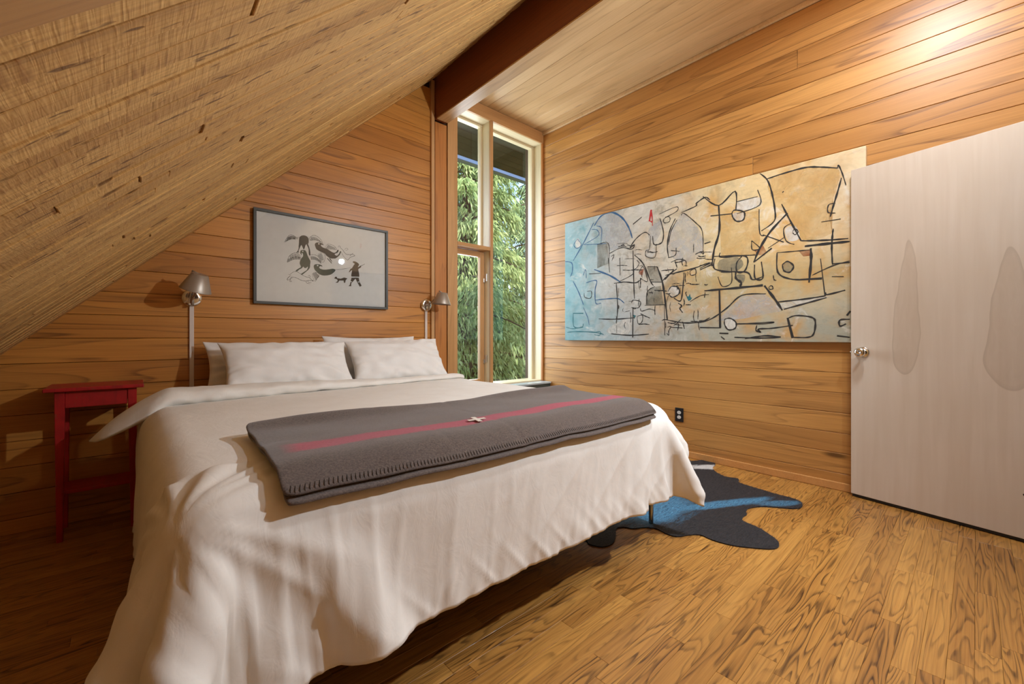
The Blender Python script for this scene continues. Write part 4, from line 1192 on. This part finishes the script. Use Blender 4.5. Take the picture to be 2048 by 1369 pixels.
# folded blanket -----------------------------------------------------
KX0, KX1, KY0, KY1 = .255, 1.835, 1.0, 1.60
def blanket_mat():
    t = NT('wool_blanket'); tc = t.n('TexCoord'); P = tc.outputs['UV']
    sep = t.n('SeparateXYZ'); t.l(P, sep.inputs[0])
    O = tc.outputs['Object']
    f1 = t.noise(O, 190.0, 4, .8); f2 = t.noise(O, 9.0, 4, .6, .5); f3 = t.noise(O, 60.0, 3, .6)
    c = t.mix(t.ramp(f1, [(.3, 0.0), (.7, 1.0)]), srgb(58, 50, 47), srgb(122, 108, 100))
    c = t.mix(t.math('MULTIPLY', t.ramp(f2, [(.35, 0.0), (.7, 1.0)]), .4), c, srgb(92, 84, 84))
    wob = t.math('ADD', sep.outputs[1], t.math('MULTIPLY', t.math('SUBTRACT', f3, .5), .03))
    d = t.math('ABSOLUTE', t.math('SUBTRACT', wob, .345))
    st = t.ramp(d, [(.055, 1.0), (.085, 0.0)])
    red = t.mix(t.ramp(f1, [(.3, 0.0), (.7, 1.0)]), srgb(138, 24, 50), srgb(186, 56, 88))
    end = t.ramp(sep.outputs[0], [(.02, .0), (.05, 1.0)])
    c = t.mix(t.math('MULTIPLY', t.math('MULTIPLY', st, .92), end), c, red)
    t.bsdf(c, .95, 0, .15, f1, .6, .003, sheen=.35)
    return t.m
M['blanket'] = blanket_mat()
bn, bk = 110, 46
hx_ = np.zeros((bk, bn))
for j in range(bk):
    for i in range(bn):
        x_ = KX0 + (KX1 - KX0) * i / (bn - 1); y_ = KY0 + (KY1 - KY0) * j / (bk - 1)
        hx_[j, i] = max(top_z(x_ + a, y_ + b, .5) for a, b in ((0, 0), (.012, 0), (-.012, 0), (0, .012), (0, -.012)))
for _ in range(10):     # heavy wool bridges small hollows
    p = np.pad(hx_, 1, mode='edge')
    sm = (p[:-2, 1:-1] + p[2:, 1:-1] + p[1:-1, :-2] + p[1:-1, 2:]) / 4
    hx_ = np.maximum(hx_, sm * .7 + hx_ * .3)
def layer(name, off, th, shrink, front_dy, back_dy, left_dx, right_dx, parent, corner=.03):
    v, f, uv = [], [], []
    for j in range(bk):
        for i in range(bn):
            a = i / (bn - 1); b = j / (bk - 1)
            x_ = KX0 + left_dx + (KX1 - KX0 - left_dx + right_dx) * a
            y_ = KY0 + front_dy + (KY1 - KY0 - front_dy + back_dy) * b
            # slightly skewed ends and rounded corners
            x_ += (b - .5) * .035 * (1 if a < .5 else .5) + .006 * noise.noise(Vector((b * 5, a * 2, 3)))
            y_ += .010 * noise.noise(Vector((a * 5, 7, 1))) * (1 if b > .5 else .5)
            dxe = min(a, 1 - a) * (KX1 - KX0); dye = min(b, 1 - b) * (KY1 - KY0)
            if dxe < corner and dye < corner:
                rx_ = corner - dxe; ry_ = corner - dye
                r_ = max(rx_, ry_); ln = math.hypot(rx_, ry_)
                if ln > 1e-6:
                    sc = r_ / ln
                    x_ += (rx_ - rx_ * sc) * (1 if a < .5 else -1); y_ += (ry_ - ry_ * sc) * (1 if b < .5 else -1)
            fi = min(max((x_ - KX0) / (KX1 - KX0), 0), 1) * (bn - 1); fj = min(max((y_ - KY0) / (KY1 - KY0), 0), 1) * (bk - 1)
            i0, j0 = int(min(fi, bn - 2)), int(min(fj, bk - 2)); ti, tj = fi - i0, fj - j0
            zz = (hx_[j0, i0] * (1 - ti) * (1 - tj) + hx_[j0, i0 + 1] * ti * (1 - tj) + hx_[j0 + 1, i0] * (1 - ti) * tj + hx_[j0 + 1, i0 + 1] * ti * tj)
            e = math.exp(-min(dxe, dye) / .02)
            wv_ = .004 * noise.noise(Vector((a * 9, b * 4, off * 90)))
            # the back fold is rolled and stands proud
            roll = .016 * math.exp(-((1 - b) * (KY1 - KY0) / .05) ** 2) * (1 + .6 * math.sin(a * 9))
            crease = -.004 * math.exp(-((a - .455 - .02 * b) / .004) ** 2) - .003 * math.exp(-((a - .30 + .03 * b) / .004) ** 2)
            v.append((x_, y_, zz + off + wv_ + roll + crease)); uv.append((a, b))
    for j in range(bk - 1):
        for i in range(bn - 1):
            q = j * bn + i; f.append((q, q + 1, q + bn + 1, q + bn))
    me = mesh(name, v, f, True)
    ul = me.uv_layers.new(name='UVMap')
    for lp_ in me.loops: ul.data[lp_.index].uv = uv[lp_.vertex_index]
    o = wpart(link(name, me, M['blanket']), parent)
    md = o.modifiers.new('thick', 'SOLIDIFY'); md.thickness = th; md.offset = 1.0
    sb = o.modifiers.new('round', 'SUBSURF'); sb.levels = 1; sb.render_levels = 1
    return o, v
blk = empty('wool_blanket', ((KX0 + KX1) / 2, (KY0 + KY1) / 2, TOPZ + .02)); tag(blk, 'folded charcoal wool blanket with red stripe across the bed foot', 'blanket')
layer('lower_fold', .008, .010, 0, -.012, 0, .004, -.02, blk)
lo, LV = layer('upper_fold', .024, .009, 0, 0, 0, 0, 0, blk)
LV = [Vector(p) for p in LV]
def lv(a, b):
    fi, fj = a * (bn - 1), b * (bk - 1); i0, j0 = int(min(fi, bn - 2)), int(min(fj, bk - 2)); ti, tj = fi - i0, fj - j0
    return LV[j0 * bn + i0] * (1 - ti) * (1 - tj) + LV[j0 * bn + i0 + 1] * ti * (1 - tj) + LV[(j0 + 1) * bn + i0] * (1 - ti) * tj + LV[(j0 + 1) * bn + i0 + 1] * ti * tj
# white cross on the stripe
M['cross'] = fabric('cross_cotton', srgb(226, 220, 208), srgb(214, 206, 194))
v, f = [], []
def cross_bar(a0, b0, a1, b1, hw, n=8):
    b_ = len(v)
    for i in range(n + 1):
        t_ = i / n
        a = a0 + (a1 - a0) * t_; b = b0 + (b1 - b0) * t_
        p = lv(a, b); d = (lv(a1, b1) - lv(a0, b0)).normalized(); s = d.cross(Vector((0, 0, 1))).normalized() * hw
        for q in (p - s, p + s): v.append(q + Vector((0, 0, .0135)))
    for i in range(n): f.append((b_ + 2 * i, b_ + 2 * i + 1, b_ + 2 * i + 3, b_ + 2 * i + 2))
ca, cb = .42, .335
cross_bar(ca - .021, cb + .012, ca + .021, cb - .012, .0085); cross_bar(ca + .006, cb + .062, ca - .006, cb - .062, .0085)
o = wpart(link('white_cross', mesh('cross', v, f), M['cross']), blk)
md = o.modifiers.new('thick', 'SOLIDIFY'); md.thickness = .0015; md.offset = 1
# blanket stitch along the front edge
v, f = [], []
ns = 150
for i in range(ns):
    a = .01 + .98 * i / (ns - 1)
    p0 = lv(a, .004) + Vector((0, -.003, .004)); p1 = lv(a + .002, .03) + Vector((0, 0, .0105))
    pm_ = lv(a, .008) + Vector((0, -.002, .011))
    tv, tf = tube([p0, pm_, p1],   .0008, 5); b_ = len(v); v += tv; f += [tuple(q + b_ for q in ff) for ff in tf]
M['stitch'] = flat_mat('stitch_wool', srgb(48, 42, 38), .95)
tag(wpart(link('edge_stitching', mesh('stitch', v, f), M['stitch']), blk), kind='stuff')

# ------------------------------------------------------------------ red side table
def red_mat():
    t = NT('worn_red_paint'); tc = t.n('TexCoord'); P = tc.outputs['Object']
    a = t.noise(P, 9.0, 5, .65, .4); b = t.noise(t.vmath('MULTIPLY', P, Vector((60, 60, 6))), 1.0, 3); e = t.noise(P, 45.0, 3)
    c = t.mix(t.ramp(a, [(.3, 0.0), (.7, 1.0)]), srgb(176, 26, 26), srgb(146, 18, 20))
    c = t.mix(t.math('MULTIPLY', t.ramp(b, [(.55, 0.0), (.75, 1.0)]), .45), c, srgb(92, 16, 16))
    c = t.mix(t.math('MULTIPLY', t.ramp(e, [(.66, 0.0), (.72, 1.0)]), .6), c, srgb(120, 70, 44))
    t.bsdf(c, .42, 0, .5, b, .1, .003); return t.m
M['red'] = red_mat()
TX0, TX1, TY0, TY1, TZ = -.315, .045, 2.945, 3.235, .752
tb = empty('side_table', ((TX0 + TX1) / 2, (TY0 + TY1) / 2, 0)); tag(tb, 'small worn red wooden side table left of the bed', 'table')
def tpart(o): return wpart(o, tb)
tpart(box_obj('table_top', TX0, TX1, TY0, TY1, TZ - .018, TZ, M['red'], bev=.003))
LX0, LX1, LY0, LY1 = TX0 + .035, TX1 - .028, TY0 + .025, TY1 - .02
LWD = .036
for (x_, y_) in ((LX0, LY0), (LX1 - LWD, LY0), (LX0, LY1 - LWD), (LX1 - LWD, LY1 - LWD)):
    bm = bmesh.new(); bx(bm, x_, x_ + LWD, y_, y_ + LWD, .001, TZ - .0185)
    for vv in bm.verts:      # taper and slight splay towards the foot
        if vv.co.z < .1:
            cxm, cym = x_ + LWD / 2, y_ + LWD / 2
            vv.co.x = cxm + (vv.co.x - cxm) * .62 + (.006 if cxm > (LX0 + LX1) / 2 else -.000)
            vv.co.y = cym + (vv.co.y - cym) * .62
    bmesh.ops.bevel(bm, geom=list(bm.edges), offset=.002, segments=1, affect='EDGES')
    tpart(link('leg', from_bm(bm, 'leg'), M['red']))
AZ = TZ - .0185
tpart(box_obj('apron', LX0 + LWD, LX1 - LWD, LY0 + .006, LY0 + .022, AZ - .082, AZ, M['red'], bev=.002))
tpart(box_obj('apron', LX0 + LWD, LX1 - LWD, LY1 - .022, LY1 - .006, AZ - .082, AZ, M['red'], bev=.002))
tpart(box_obj('apron', LX0 + .006, LX0 + .022, LY0 + LWD, LY1 - LWD, AZ - .082, AZ, M['red'], bev=.002))
tpart(box_obj('apron', LX1 - .022, LX1 - .006, LY0 + LWD, LY1 - LWD, AZ - .082, AZ, M['red'], bev=.002))
tpart(box_obj('shelf', LX0 + .012, LX1 - .012, LY0 + .032, LY1 - .012, .225, .241, M['red'], bev=.002))

# ------------------------------------------------------------------ cowhide rug
def hz(zx, zy): p = on_z(1060 + zx / 3.413, 740 + zy / 3.413, .004); return (p.x, p.y)
outl = [hz(*p) for p in [(590, 1085), (640, 1075), (700, 1085), (780, 1078), (860, 1085), (930, 1120), (1000, 1140), (1080, 1130), (1160, 1128), (1250, 1165), (1380, 1200), (1500, 1215), (1620, 1225), (1680, 1220), (1700, 1200), (1690, 1170), (1640, 1130), (1560, 1080), (1490, 1050), (1450, 1030), (1455, 1005), (1480, 990), (1475, 965), (1500, 945), (1580, 935), (1680, 940), (1780, 948), (1840, 945), (1860, 925), (1845, 900), (1780, 875), (1680, 850), (1580, 820), (1480, 790), (1425, 770), (1420, 745), (1330, 730), (1270, 700), (1245, 670), (1265, 645), (1215, 615), (1100, 625), (1000, 615)]]
# the rest lies hidden beneath the bed
outl += [(2.25, 2.05), (1.98, 2.22), (1.70, 2.12), (1.55, 2.28), (1.30, 2.2), (1.28, 1.9), (1.36, 1.6)]
outl += [hz(*p) for p in [(330, 1150), (400, 1190), (490, 1210), (560, 1190), (585, 1140)]]
def hide_mat():
    t = NT('cowhide'); tc = t.n('TexCoord'); P = tc.outputs['Object']
    a = t.noise(P, 2.3, 4, .6, .6)
    sk = t.n('Mapping'); t.l(P, sk.inputs[0]); sk.inputs['Rotation'].default_value = (0, 0, math.radians(28)); sk.inputs['Scale'].default_value = (1.4, 5.0, 1)
    s = t.noise(sk.outputs[0], 1.0, 4, .6, .3)
    hr = t.n('Mapping'); t.l(P, hr.inputs[0]); hr.inputs['Rotation'].default_value = (0, 0, math.radians(28)); hr.inputs['Scale'].default_value = (26, 130, 1)
    hn = t.noise(hr.outputs[0], 1.0, 5, .75, .3)
    sep = t.n('SeparateXYZ'); t.l(P, sep.inputs[0])
    # blue areas: a big one beside the bed leg and a streak along the spine
    def blob(cx_, cy_, rx_, ry_, rot):
        mp = t.n('Mapping'); mp.vector_type = 'TEXTURE'; t.l(P, mp.inputs[0])
        mp.inputs['Location'].default_value = (cx_, cy_, 0); mp.inputs['Rotation'].default_value = (0, 0, math.radians(rot)); mp.inputs['Scale'].default_value = (rx_, ry_, 1)
        vl = t.n('VectorMath', operation='LENGTH'); t.l(mp.outputs[0], vl.inputs[0])
        dd = t.math('ADD', vl.outputs['Value'], t.math('ADD', t.math('MULTIPLY', t.math('SUBTRACT', s, .5), 1.5), t.math('MULTIPLY', t.math('SUBTRACT', hn, .5), 1.1)))
        return t.ramp(dd, [(.65, 1.0), (1.15, 0.0)])
    return t, P, a, s, hn, blob
t, P_, a_, s_, hn_, blob_ = hide_mat()
c = t.mix(t.ramp(hn_, [(.3, 0.0), (.7, 1.0)]), srgb(14, 14, 18), srgb(40, 37, 42))
bl = t.mix(t.ramp(hn_, [(.3, 0.0), (.7, 1.0)]), srgb(16, 60, 92), srgb(92, 156, 192))
def W2(px_, py_): q = on_z(px_, py_, .004); return q.x, q.y
for (px_, py_, rx_, ry_, rot, am) in ((1300, 1020, .42, .20, -10, .95), (1440, 1010, .42, .055, -28, .95), (1560, 1008, .16, .05, -35, .7)):
    x_, y_ = W2(px_, py_)
    c = t.mix(t.math('MULTIPLY', blob_(x_, y_, rx_, ry_, rot), am), c, bl)
x_, y_ = W2(1425, 935)
c = t.mix(t.math('MULTIPLY', blob_(x_, y_, .30, .07, -40), .95), c, srgb(206, 202, 198))
x_, y_ = W2(1350, 922)
c = t.mix(t.math('MULTIPLY', blob_(x_, y_, .16, .10, 0), .8), c, srgb(196, 192, 188))
t.bsdf(c, .6, 0, .3, hn_, .7, .006, sheen=.08)
M['hide'] = t.m
sm_o = cat(outl, True, 3)
bm = bmesh.new()
vs = [bm.verts.new((p.x, p.y, .0012)) for p in sm_o]
fc = bm.faces.new(vs)
r = bmesh.ops.extrude_face_region(bm, geom=[fc])
tv = [e for e in r['geom'] if isinstance(e, bmesh.types.BMVert)]
for q in tv: q.co.z += .0048
bmesh.ops.triangulate(bm, faces=[f_ for f_ in bm.faces if len(f_.verts) > 4])
rug = link('cowhide_rug', from_bm(bm, 'hide'), M['hide'])
tag(rug, 'black and blue cowhide rug lying half under the bed', 'rug')

from mathutils.geometry import tessellate_polygon
tris = tessellate_polygon([[Vector((p.x, p.y, 0)) for p in sm_o]])
TA = np.array([[list(sm_o[i]) for i in t_] for t_ in tris])
ar = np.abs(np.cross(TA[:, 1] - TA[:, 0], TA[:, 2] - TA[:, 0])) / 2
nh = 42000
pick = rng.choice(len(TA), nh, p=ar / ar.sum()); r1 = np.sqrt(rng.uniform(0, 1, nh)); r2_ = rng.uniform(0, 1, nh)
pt2 = TA[pick, 0] * (1 - r1)[:, None] + TA[pick, 1] * (r1 * (1 - r2_))[:, None] + TA[pick, 2] * (r1 * r2_)[:, None]
ang = np.radians(-35) + rng.normal(0, .45, nh); hl_ = rng.uniform(.008, .017, nh); hw_ = .0011
dx_, dy_ = np.cos(ang), np.sin(ang)
b0 = np.stack([pt2[:, 0] - dy_ * hw_, pt2[:, 1] + dx_ * hw_, np.full(nh, .0058)], -1); b1 = np.stack([pt2[:, 0] + dy_ * hw_, pt2[:, 1] - dx_ * hw_, np.full(nh, .0058)], -1)
b2 = np.stack([pt2[:, 0] + dx_ * hl_, pt2[:, 1] + dy_ * hl_, .0075 + rng.uniform(0, .003, nh)], -1)
me = bpy.data.meshes.new('fur'); me.vertices.add(3 * nh); me.vertices.foreach_set('co', np.stack([b0, b1, b2], 1).astype(np.float32).ravel())
me.loops.add(3 * nh); me.loops.foreach_set('vertex_index', np.arange(3 * nh, dtype=np.int32)); me.polygons.add(nh)
me.polygons.foreach_set('loop_start', np.arange(0, 3 * nh, 3, dtype=np.int32)); me.polygons.foreach_set('loop_total', np.full(nh, 3, dtype=np.int32)); me.update(calc_edges=True)
tag(link('fur', me, M['hide'], rug), kind='stuff')

# ------------------------------------------------------------------ lamp behind the camera lighting the room
def emit_mat(name, c, s):
    t = NT(name); e = t.n('Emission'); e.inputs[0].default_value = c; e.inputs[1].default_value = s; t.l(e.outputs[0], t.out.inputs[0]); return t.m
SC = Vector((2.46, YF + .13, 2.20))
aim = (Vector((.75, 2.7, 1.0)) - SC).normalized()
sp_o = empty('wall_spotlight', (SC.x, YF, SC.z)); tag(sp_o, 'small round metal spotlight on the wall above the doorway', 'lamp')
v, f = lathe([(0, 0), (.045, 0), (.045, .010), (.012, .016), (.010, .06), (0, .06)], 28)
link('mount', mesh('mount', xform(v, Matrix.Rotation(-math.pi / 2, 4, 'X')), f, True), M['chrome'], sp_o)
Q = aim.to_track_quat('Z', 'Y').to_matrix().to_4x4()
HC = Vector((0, .09, 0))
v, f = lathe([(0, -.05), (.03, -.05), (.045, -.03), (.05, .03), (.047, .03), (.042, -.028), (0, -.04)], 32)
link('can', mesh('can', xform(v, Matrix.Translation(HC) @ Q), f, True), M['alu'], sp_o)
bm = bmesh.new(); bmesh.ops.create_uvsphere(bm, u_segments=20, v_segments=12, radius=.028)
bmesh.ops.transform(bm, matrix=Matrix.Translation(HC + aim * .002), verts=bm.verts)
link('bulb', from_bm(bm, 'bulb', True), emit_mat('spot_bulb', (1.0, .97, .93, 1), 60.0), sp_o)
sd = bpy.data.lights.new('spot_beam', 'SPOT'); sd.energy = 200.0; sd.spot_size = math.radians(162); sd.spot_blend = .7; sd.shadow_soft_size = .035
sd.color = (.82, .91, 1.0)
so = bpy.data.objects.new('spot_beam', sd); col.objects.link(so); so.parent = sp_o; so.location = HC + aim * .07
so.rotation_euler = aim.to_track_quat('-Z', 'Y').to_euler()
# added fill light: unseen glowing disc under the flat ceiling
cl = empty('added_fill_light', (2.40, .16, ZC)); tag(cl, 'added round fill light, unseen, above the foot of the bed', 'lamp')
v, f = lathe([(0, 0), (.17, 0), (.17, -.03), (.16, -.035), (.155, -.02), (0, -.02)], 40)
link('fill_housing', mesh('fill_housing', v, f, True), M['white_plastic'], cl)
v, f = lathe([(0, -.0335), (.1, -.033), (.153, -.030)], 40)
link('fill_disc', mesh('fill_disc', v, f, True), emit_mat('fill_disc_glow', (.84, .92, 1.0, 1), 235.0), cl)

# ------------------------------------------------------------------ outdoors: eave, trees, hillside
M['soffit'] = wood('dark_soffit', srgb(72, 58, 48), srgb(58, 46, 40), srgb(38, 32, 30), srgb(30, 26, 24), rings=8, line_amt=.5, fibre=.4, vary=.5, rough=.6)
M['fascia_white'] = flat_mat('fascia_white', srgb(232, 236, 238), .5)
M['gutter'] = flat_mat('gutter_blue_grey', srgb(140, 154, 176), .4)
eave = empty('roof_eave', (3, 4, 3.4)); tag(eave, 'dark boarded eave outside the window with a white strip and grey gutter', 'eave')
EZ, EY = 3.42, 4.62
yy = YB + .2
while yy < EY:
    w_ = .14
    bm = bmesh.new(); bx(bm, -1.0, 7.0, yy, min(yy + w_ - .004, EY), EZ, EZ + .03)
    wpart(link('soffit_board', from_bm(bm, 'soffit'), M['soffit']), eave); yy += w_
t = NT('clear_roof_strip'); tl_ = t.n('BsdfTranslucent'); tl_.inputs[0].default_value = (.85, .88, .9, 1); t.l(tl_.outputs[0], t.out.inputs[0])
wpart(link('translucent_strip', mesh('strip', [(-1, EY + .001, EZ + .004), (7, EY + .001, EZ + .004), (7, EY + .095, EZ + .004), (-1, EY + .095, EZ + .004)], [(0, 1, 2, 3)]), t.m), eave)
wpart(box_obj('gutter', -1.0, 7.0, EY + .10, EY + .20, EZ - .0, EZ + .1, M['gutter'], bev=.01), eave)
wpart(box_obj('roof_deck', -1.0, 7.0, YB - .1, EY, EZ + .16, EZ + .2, M['soffit']), eave)

def leaf_mat(name, c1, c2, c3):
    t = NT(name); ge = t.n('NewGeometry'); tc = t.n('TexCoord')
    r_ = ge.outputs['Random Per Island']
    n_ = t.noise(tc.outputs['Object'], .9, 2)
    c = t.ramp(r_, [(0, c1), (.55, c2), (1, c3)])
    c = t.mix(t.math('MULTIPLY', t.ramp(n_, [(.4, 0.0), (.65, 1.0)]), .5), c, c3)
    df = t.n('BsdfDiffuse'); t.l(c, df.inputs[0]); tl = t.n('BsdfTranslucent'); t.l(c, tl.inputs[0])
    mx = t.n('MixShader'); mx.inputs[0].default_value = .3
    t.l(df.outputs[0], mx.inputs[1]); t.l(tl.outputs[0], mx.inputs[2]); t.l(mx.outputs[0], t.out.inputs[0])
    return t.m
M['leaf_a'] = leaf_mat('cedar_leaf_a', srgb(98, 122, 68), srgb(140, 162, 98), srgb(196, 206, 146))
M['leaf_b'] = leaf_mat('cedar_leaf_b', srgb(84, 116, 84), srgb(124, 156, 112), srgb(182, 202, 156))
M['bark'] = wood('bark', srgb(92, 76, 60), srgb(74, 60, 48), srgb(48, 38, 30), srgb(36, 28, 22), rings=10, stretch=(2, 14, 14), rough=.9, bstr=.6, knots=False)
GZ = -3.2
def tree(label, x, y, height, rad, seed, n_branch, n_leaf, mat, base_z=GZ):
    r2 = np.random.default_rng(seed); rn = random.Random(seed)
    root = empty('cedar_tree', (x, y, base_z)); tag(root, label, 'tree', 'cedars outside the window')
    pts = [Vector((.06 * math.sin(k_ * 1.3), .06 * math.cos(k_ * 1.1), height * k_ / 9)) for k_ in range(10)]
    v, f = tube(pts, [.20 * (1 - .9 * k_ / 9) + .01 for k_ in range(10)], 10)
    link('trunk', mesh('trunk', v, f, True), M['bark'], root)
    bv_, bf_ = [], []
    LPs, LDs = [], []
    for b in range(n_branch):
        h = height * (.10 + .87 * (b + .5) / n_branch)
        R = rad * (1.08 - h / height) ** .7 * rn.uniform(.75, 1.1) + .15
        th = b * 2.39996 + rn.uniform(-.3, .3)
        d = Vector((math.cos(th), math.sin(th), 0))
        p0 = Vector((0, 0, h)); br = []
        for k_ in range(7):
            u = k_ / 6
            br.append(p0 + d * R * u + Vector((rn.uniform(-.04, .04), rn.uniform(-.04, .04), .22 * R * u - .62 * R * u * u + .18 * R * u ** 3)))
        tv, tf = tube(br, [.028 * (1 - .85 * k_ / 6) + .003 for k_ in range(7)], 5)
        o_ = len(bv_); bv_ += tv; bf_ += [tuple(q + o_ for q in ff) for ff in tf]
        m = int(n_leaf / n_branch * (.4 + R / rad))
        us = r2.uniform(.12, 1.02, m)
        A = np.array([list(p) for p in br])
        seg = np.clip(us * 6, 0, 5.999); i0 = seg.astype(int); fr = (seg - i0)[:, None]
        c = A[i0] * (1 - fr) + A[i0 + 1] * fr
        side = np.array([-d.y, d.x, 0])
        spread = r2.normal(0, 1, m) * .30 * R * (1.15 - us * .75)
        c = c + side * spread[:, None] + np.stack([r2.normal(0, .03, m), r2.normal(0, .03, m), -np.abs(spread) * .35 - r2.exponential(.14, m)], -1)
        dirv = np.stack([d.x * .5 + side[0] * np.sign(spread) * .45 + r2.normal(0, .28, m), d.y * .5 + side[1] * np.sign(spread) * .45 + r2.normal(0, .28, m), -.75 + r2.normal(0, .35, m)], -1)
        LPs.append(c); LDs.append(dirv)
    tag(link('branches', mesh('branches', bv_, bf_, True), M['bark'], root), kind='stuff')
    C = np.concatenate(LPs); D = np.concatenate(LDs); D /= np.linalg.norm(D, axis=1, keepdims=True)
    n = len(C)
    Ls = r2.uniform(.07, .20, n)[:, None]; Ws = r2.uniform(.010, .024, n)[:, None]
    rv = r2.normal(0, 1, (n, 3)); S_ = np.cross(D, rv); S_ /= np.linalg.norm(S_, axis=1, keepdims=True) + 1e-9
    N_ = np.cross(D, S_)
    a = C; m1 = C + D * Ls * .45 + S_ * Ws; m2 = C + D * Ls * .45 - S_ * Ws; tip = C + D * Ls + np.array([0, 0, -.25]) * Ls + N_ * Ls * .12
    V = np.stack([a, m1, tip, m2], 1).reshape(-1, 3)
    me = bpy.data.meshes.new('foliage')
    me.vertices.add(4 * n); me.vertices.foreach_set('co', V.astype(np.float32).ravel())
    me.loops.add(4 * n); me.loops.foreach_set('vertex_index', np.arange(4 * n, dtype=np.int32))
    me.polygons.add(n); me.polygons.foreach_set('loop_start', np.arange(0, 4 * n, 4, dtype=np.int32)); me.polygons.foreach_set('loop_total', np.full(n, 4, dtype=np.int32))
    me.update(calc_edges=True); me.validate()
    tag(link('foliage', me, mat, root), kind='stuff')
    return root
tree('nearest drooping cedar seen through the casement', 5.2, 7.2, 10.5, 2.1, 1, 60, 46000, M['leaf_a'])
tree('drooping cedar filling the wide right-hand pane', 7.9, 7.6, 9.0, 2.1, 2, 60, 46000, M['leaf_b'])
tree('cedar standing further back between the two nearest', 6.9, 10.2, 12.0, 2.8, 3, 54, 34000, M['leaf_b'])
tree('cedar on the far left outside the window', 2.9, 8.2, 11.0, 2.4, 4, 40, 16000, M['leaf_a'])
tree('cedar on the far right outside the window', 10.6, 9.0, 9.5, 2.6, 5, 40, 16000, M['leaf_a'])
tree('tall cedar rising behind the far left one', 4.3, 11.4, 12.0, 2.6, 6, 44, 22000, M['leaf_b'])
tree('tall cedar furthest back on the right', 9.4, 11.8, 11.5, 2.8, 8, 44, 22000, M['leaf_a'])
# hillside behind the trees
def hill_mat():
    t = NT('forest_ground'); tc = t.n('TexCoord'); n_ = t.noise(tc.outputs['Object'], 3.0, 5, .7)
    t.bsdf(t.ramp(n_, [(.3, srgb(34, 48, 28)), (.5, srgb(66, 86, 46)), (.7, srgb(104, 122, 70))]), .95, 0, .2, n_, .8, .2); return t.m
gx, gy = 40, 30
v, f = [], []
for j in range(gy):
    for i in range(gx):
        x_ = -14 + 44 * i / (gx - 1); y_ = 4.2 + 26 * j / (gy - 1)
        h = GZ + .15 * noise.noise(Vector((x_ * .5, y_ * .5, 0))) + max(0, (y_ - 9)) * .30
        v.append((x_, y_, h))
for j in range(gy - 1):
    for i in range(gx - 1):
        q = j * gx + i; f.append((q, q + 1, q + gx + 1, q + gx))
hl = link('hillside', mesh('hill', v, f, True), hill_mat()); tag(hl, 'green forest ground rising behind the cedars', kind='structure')
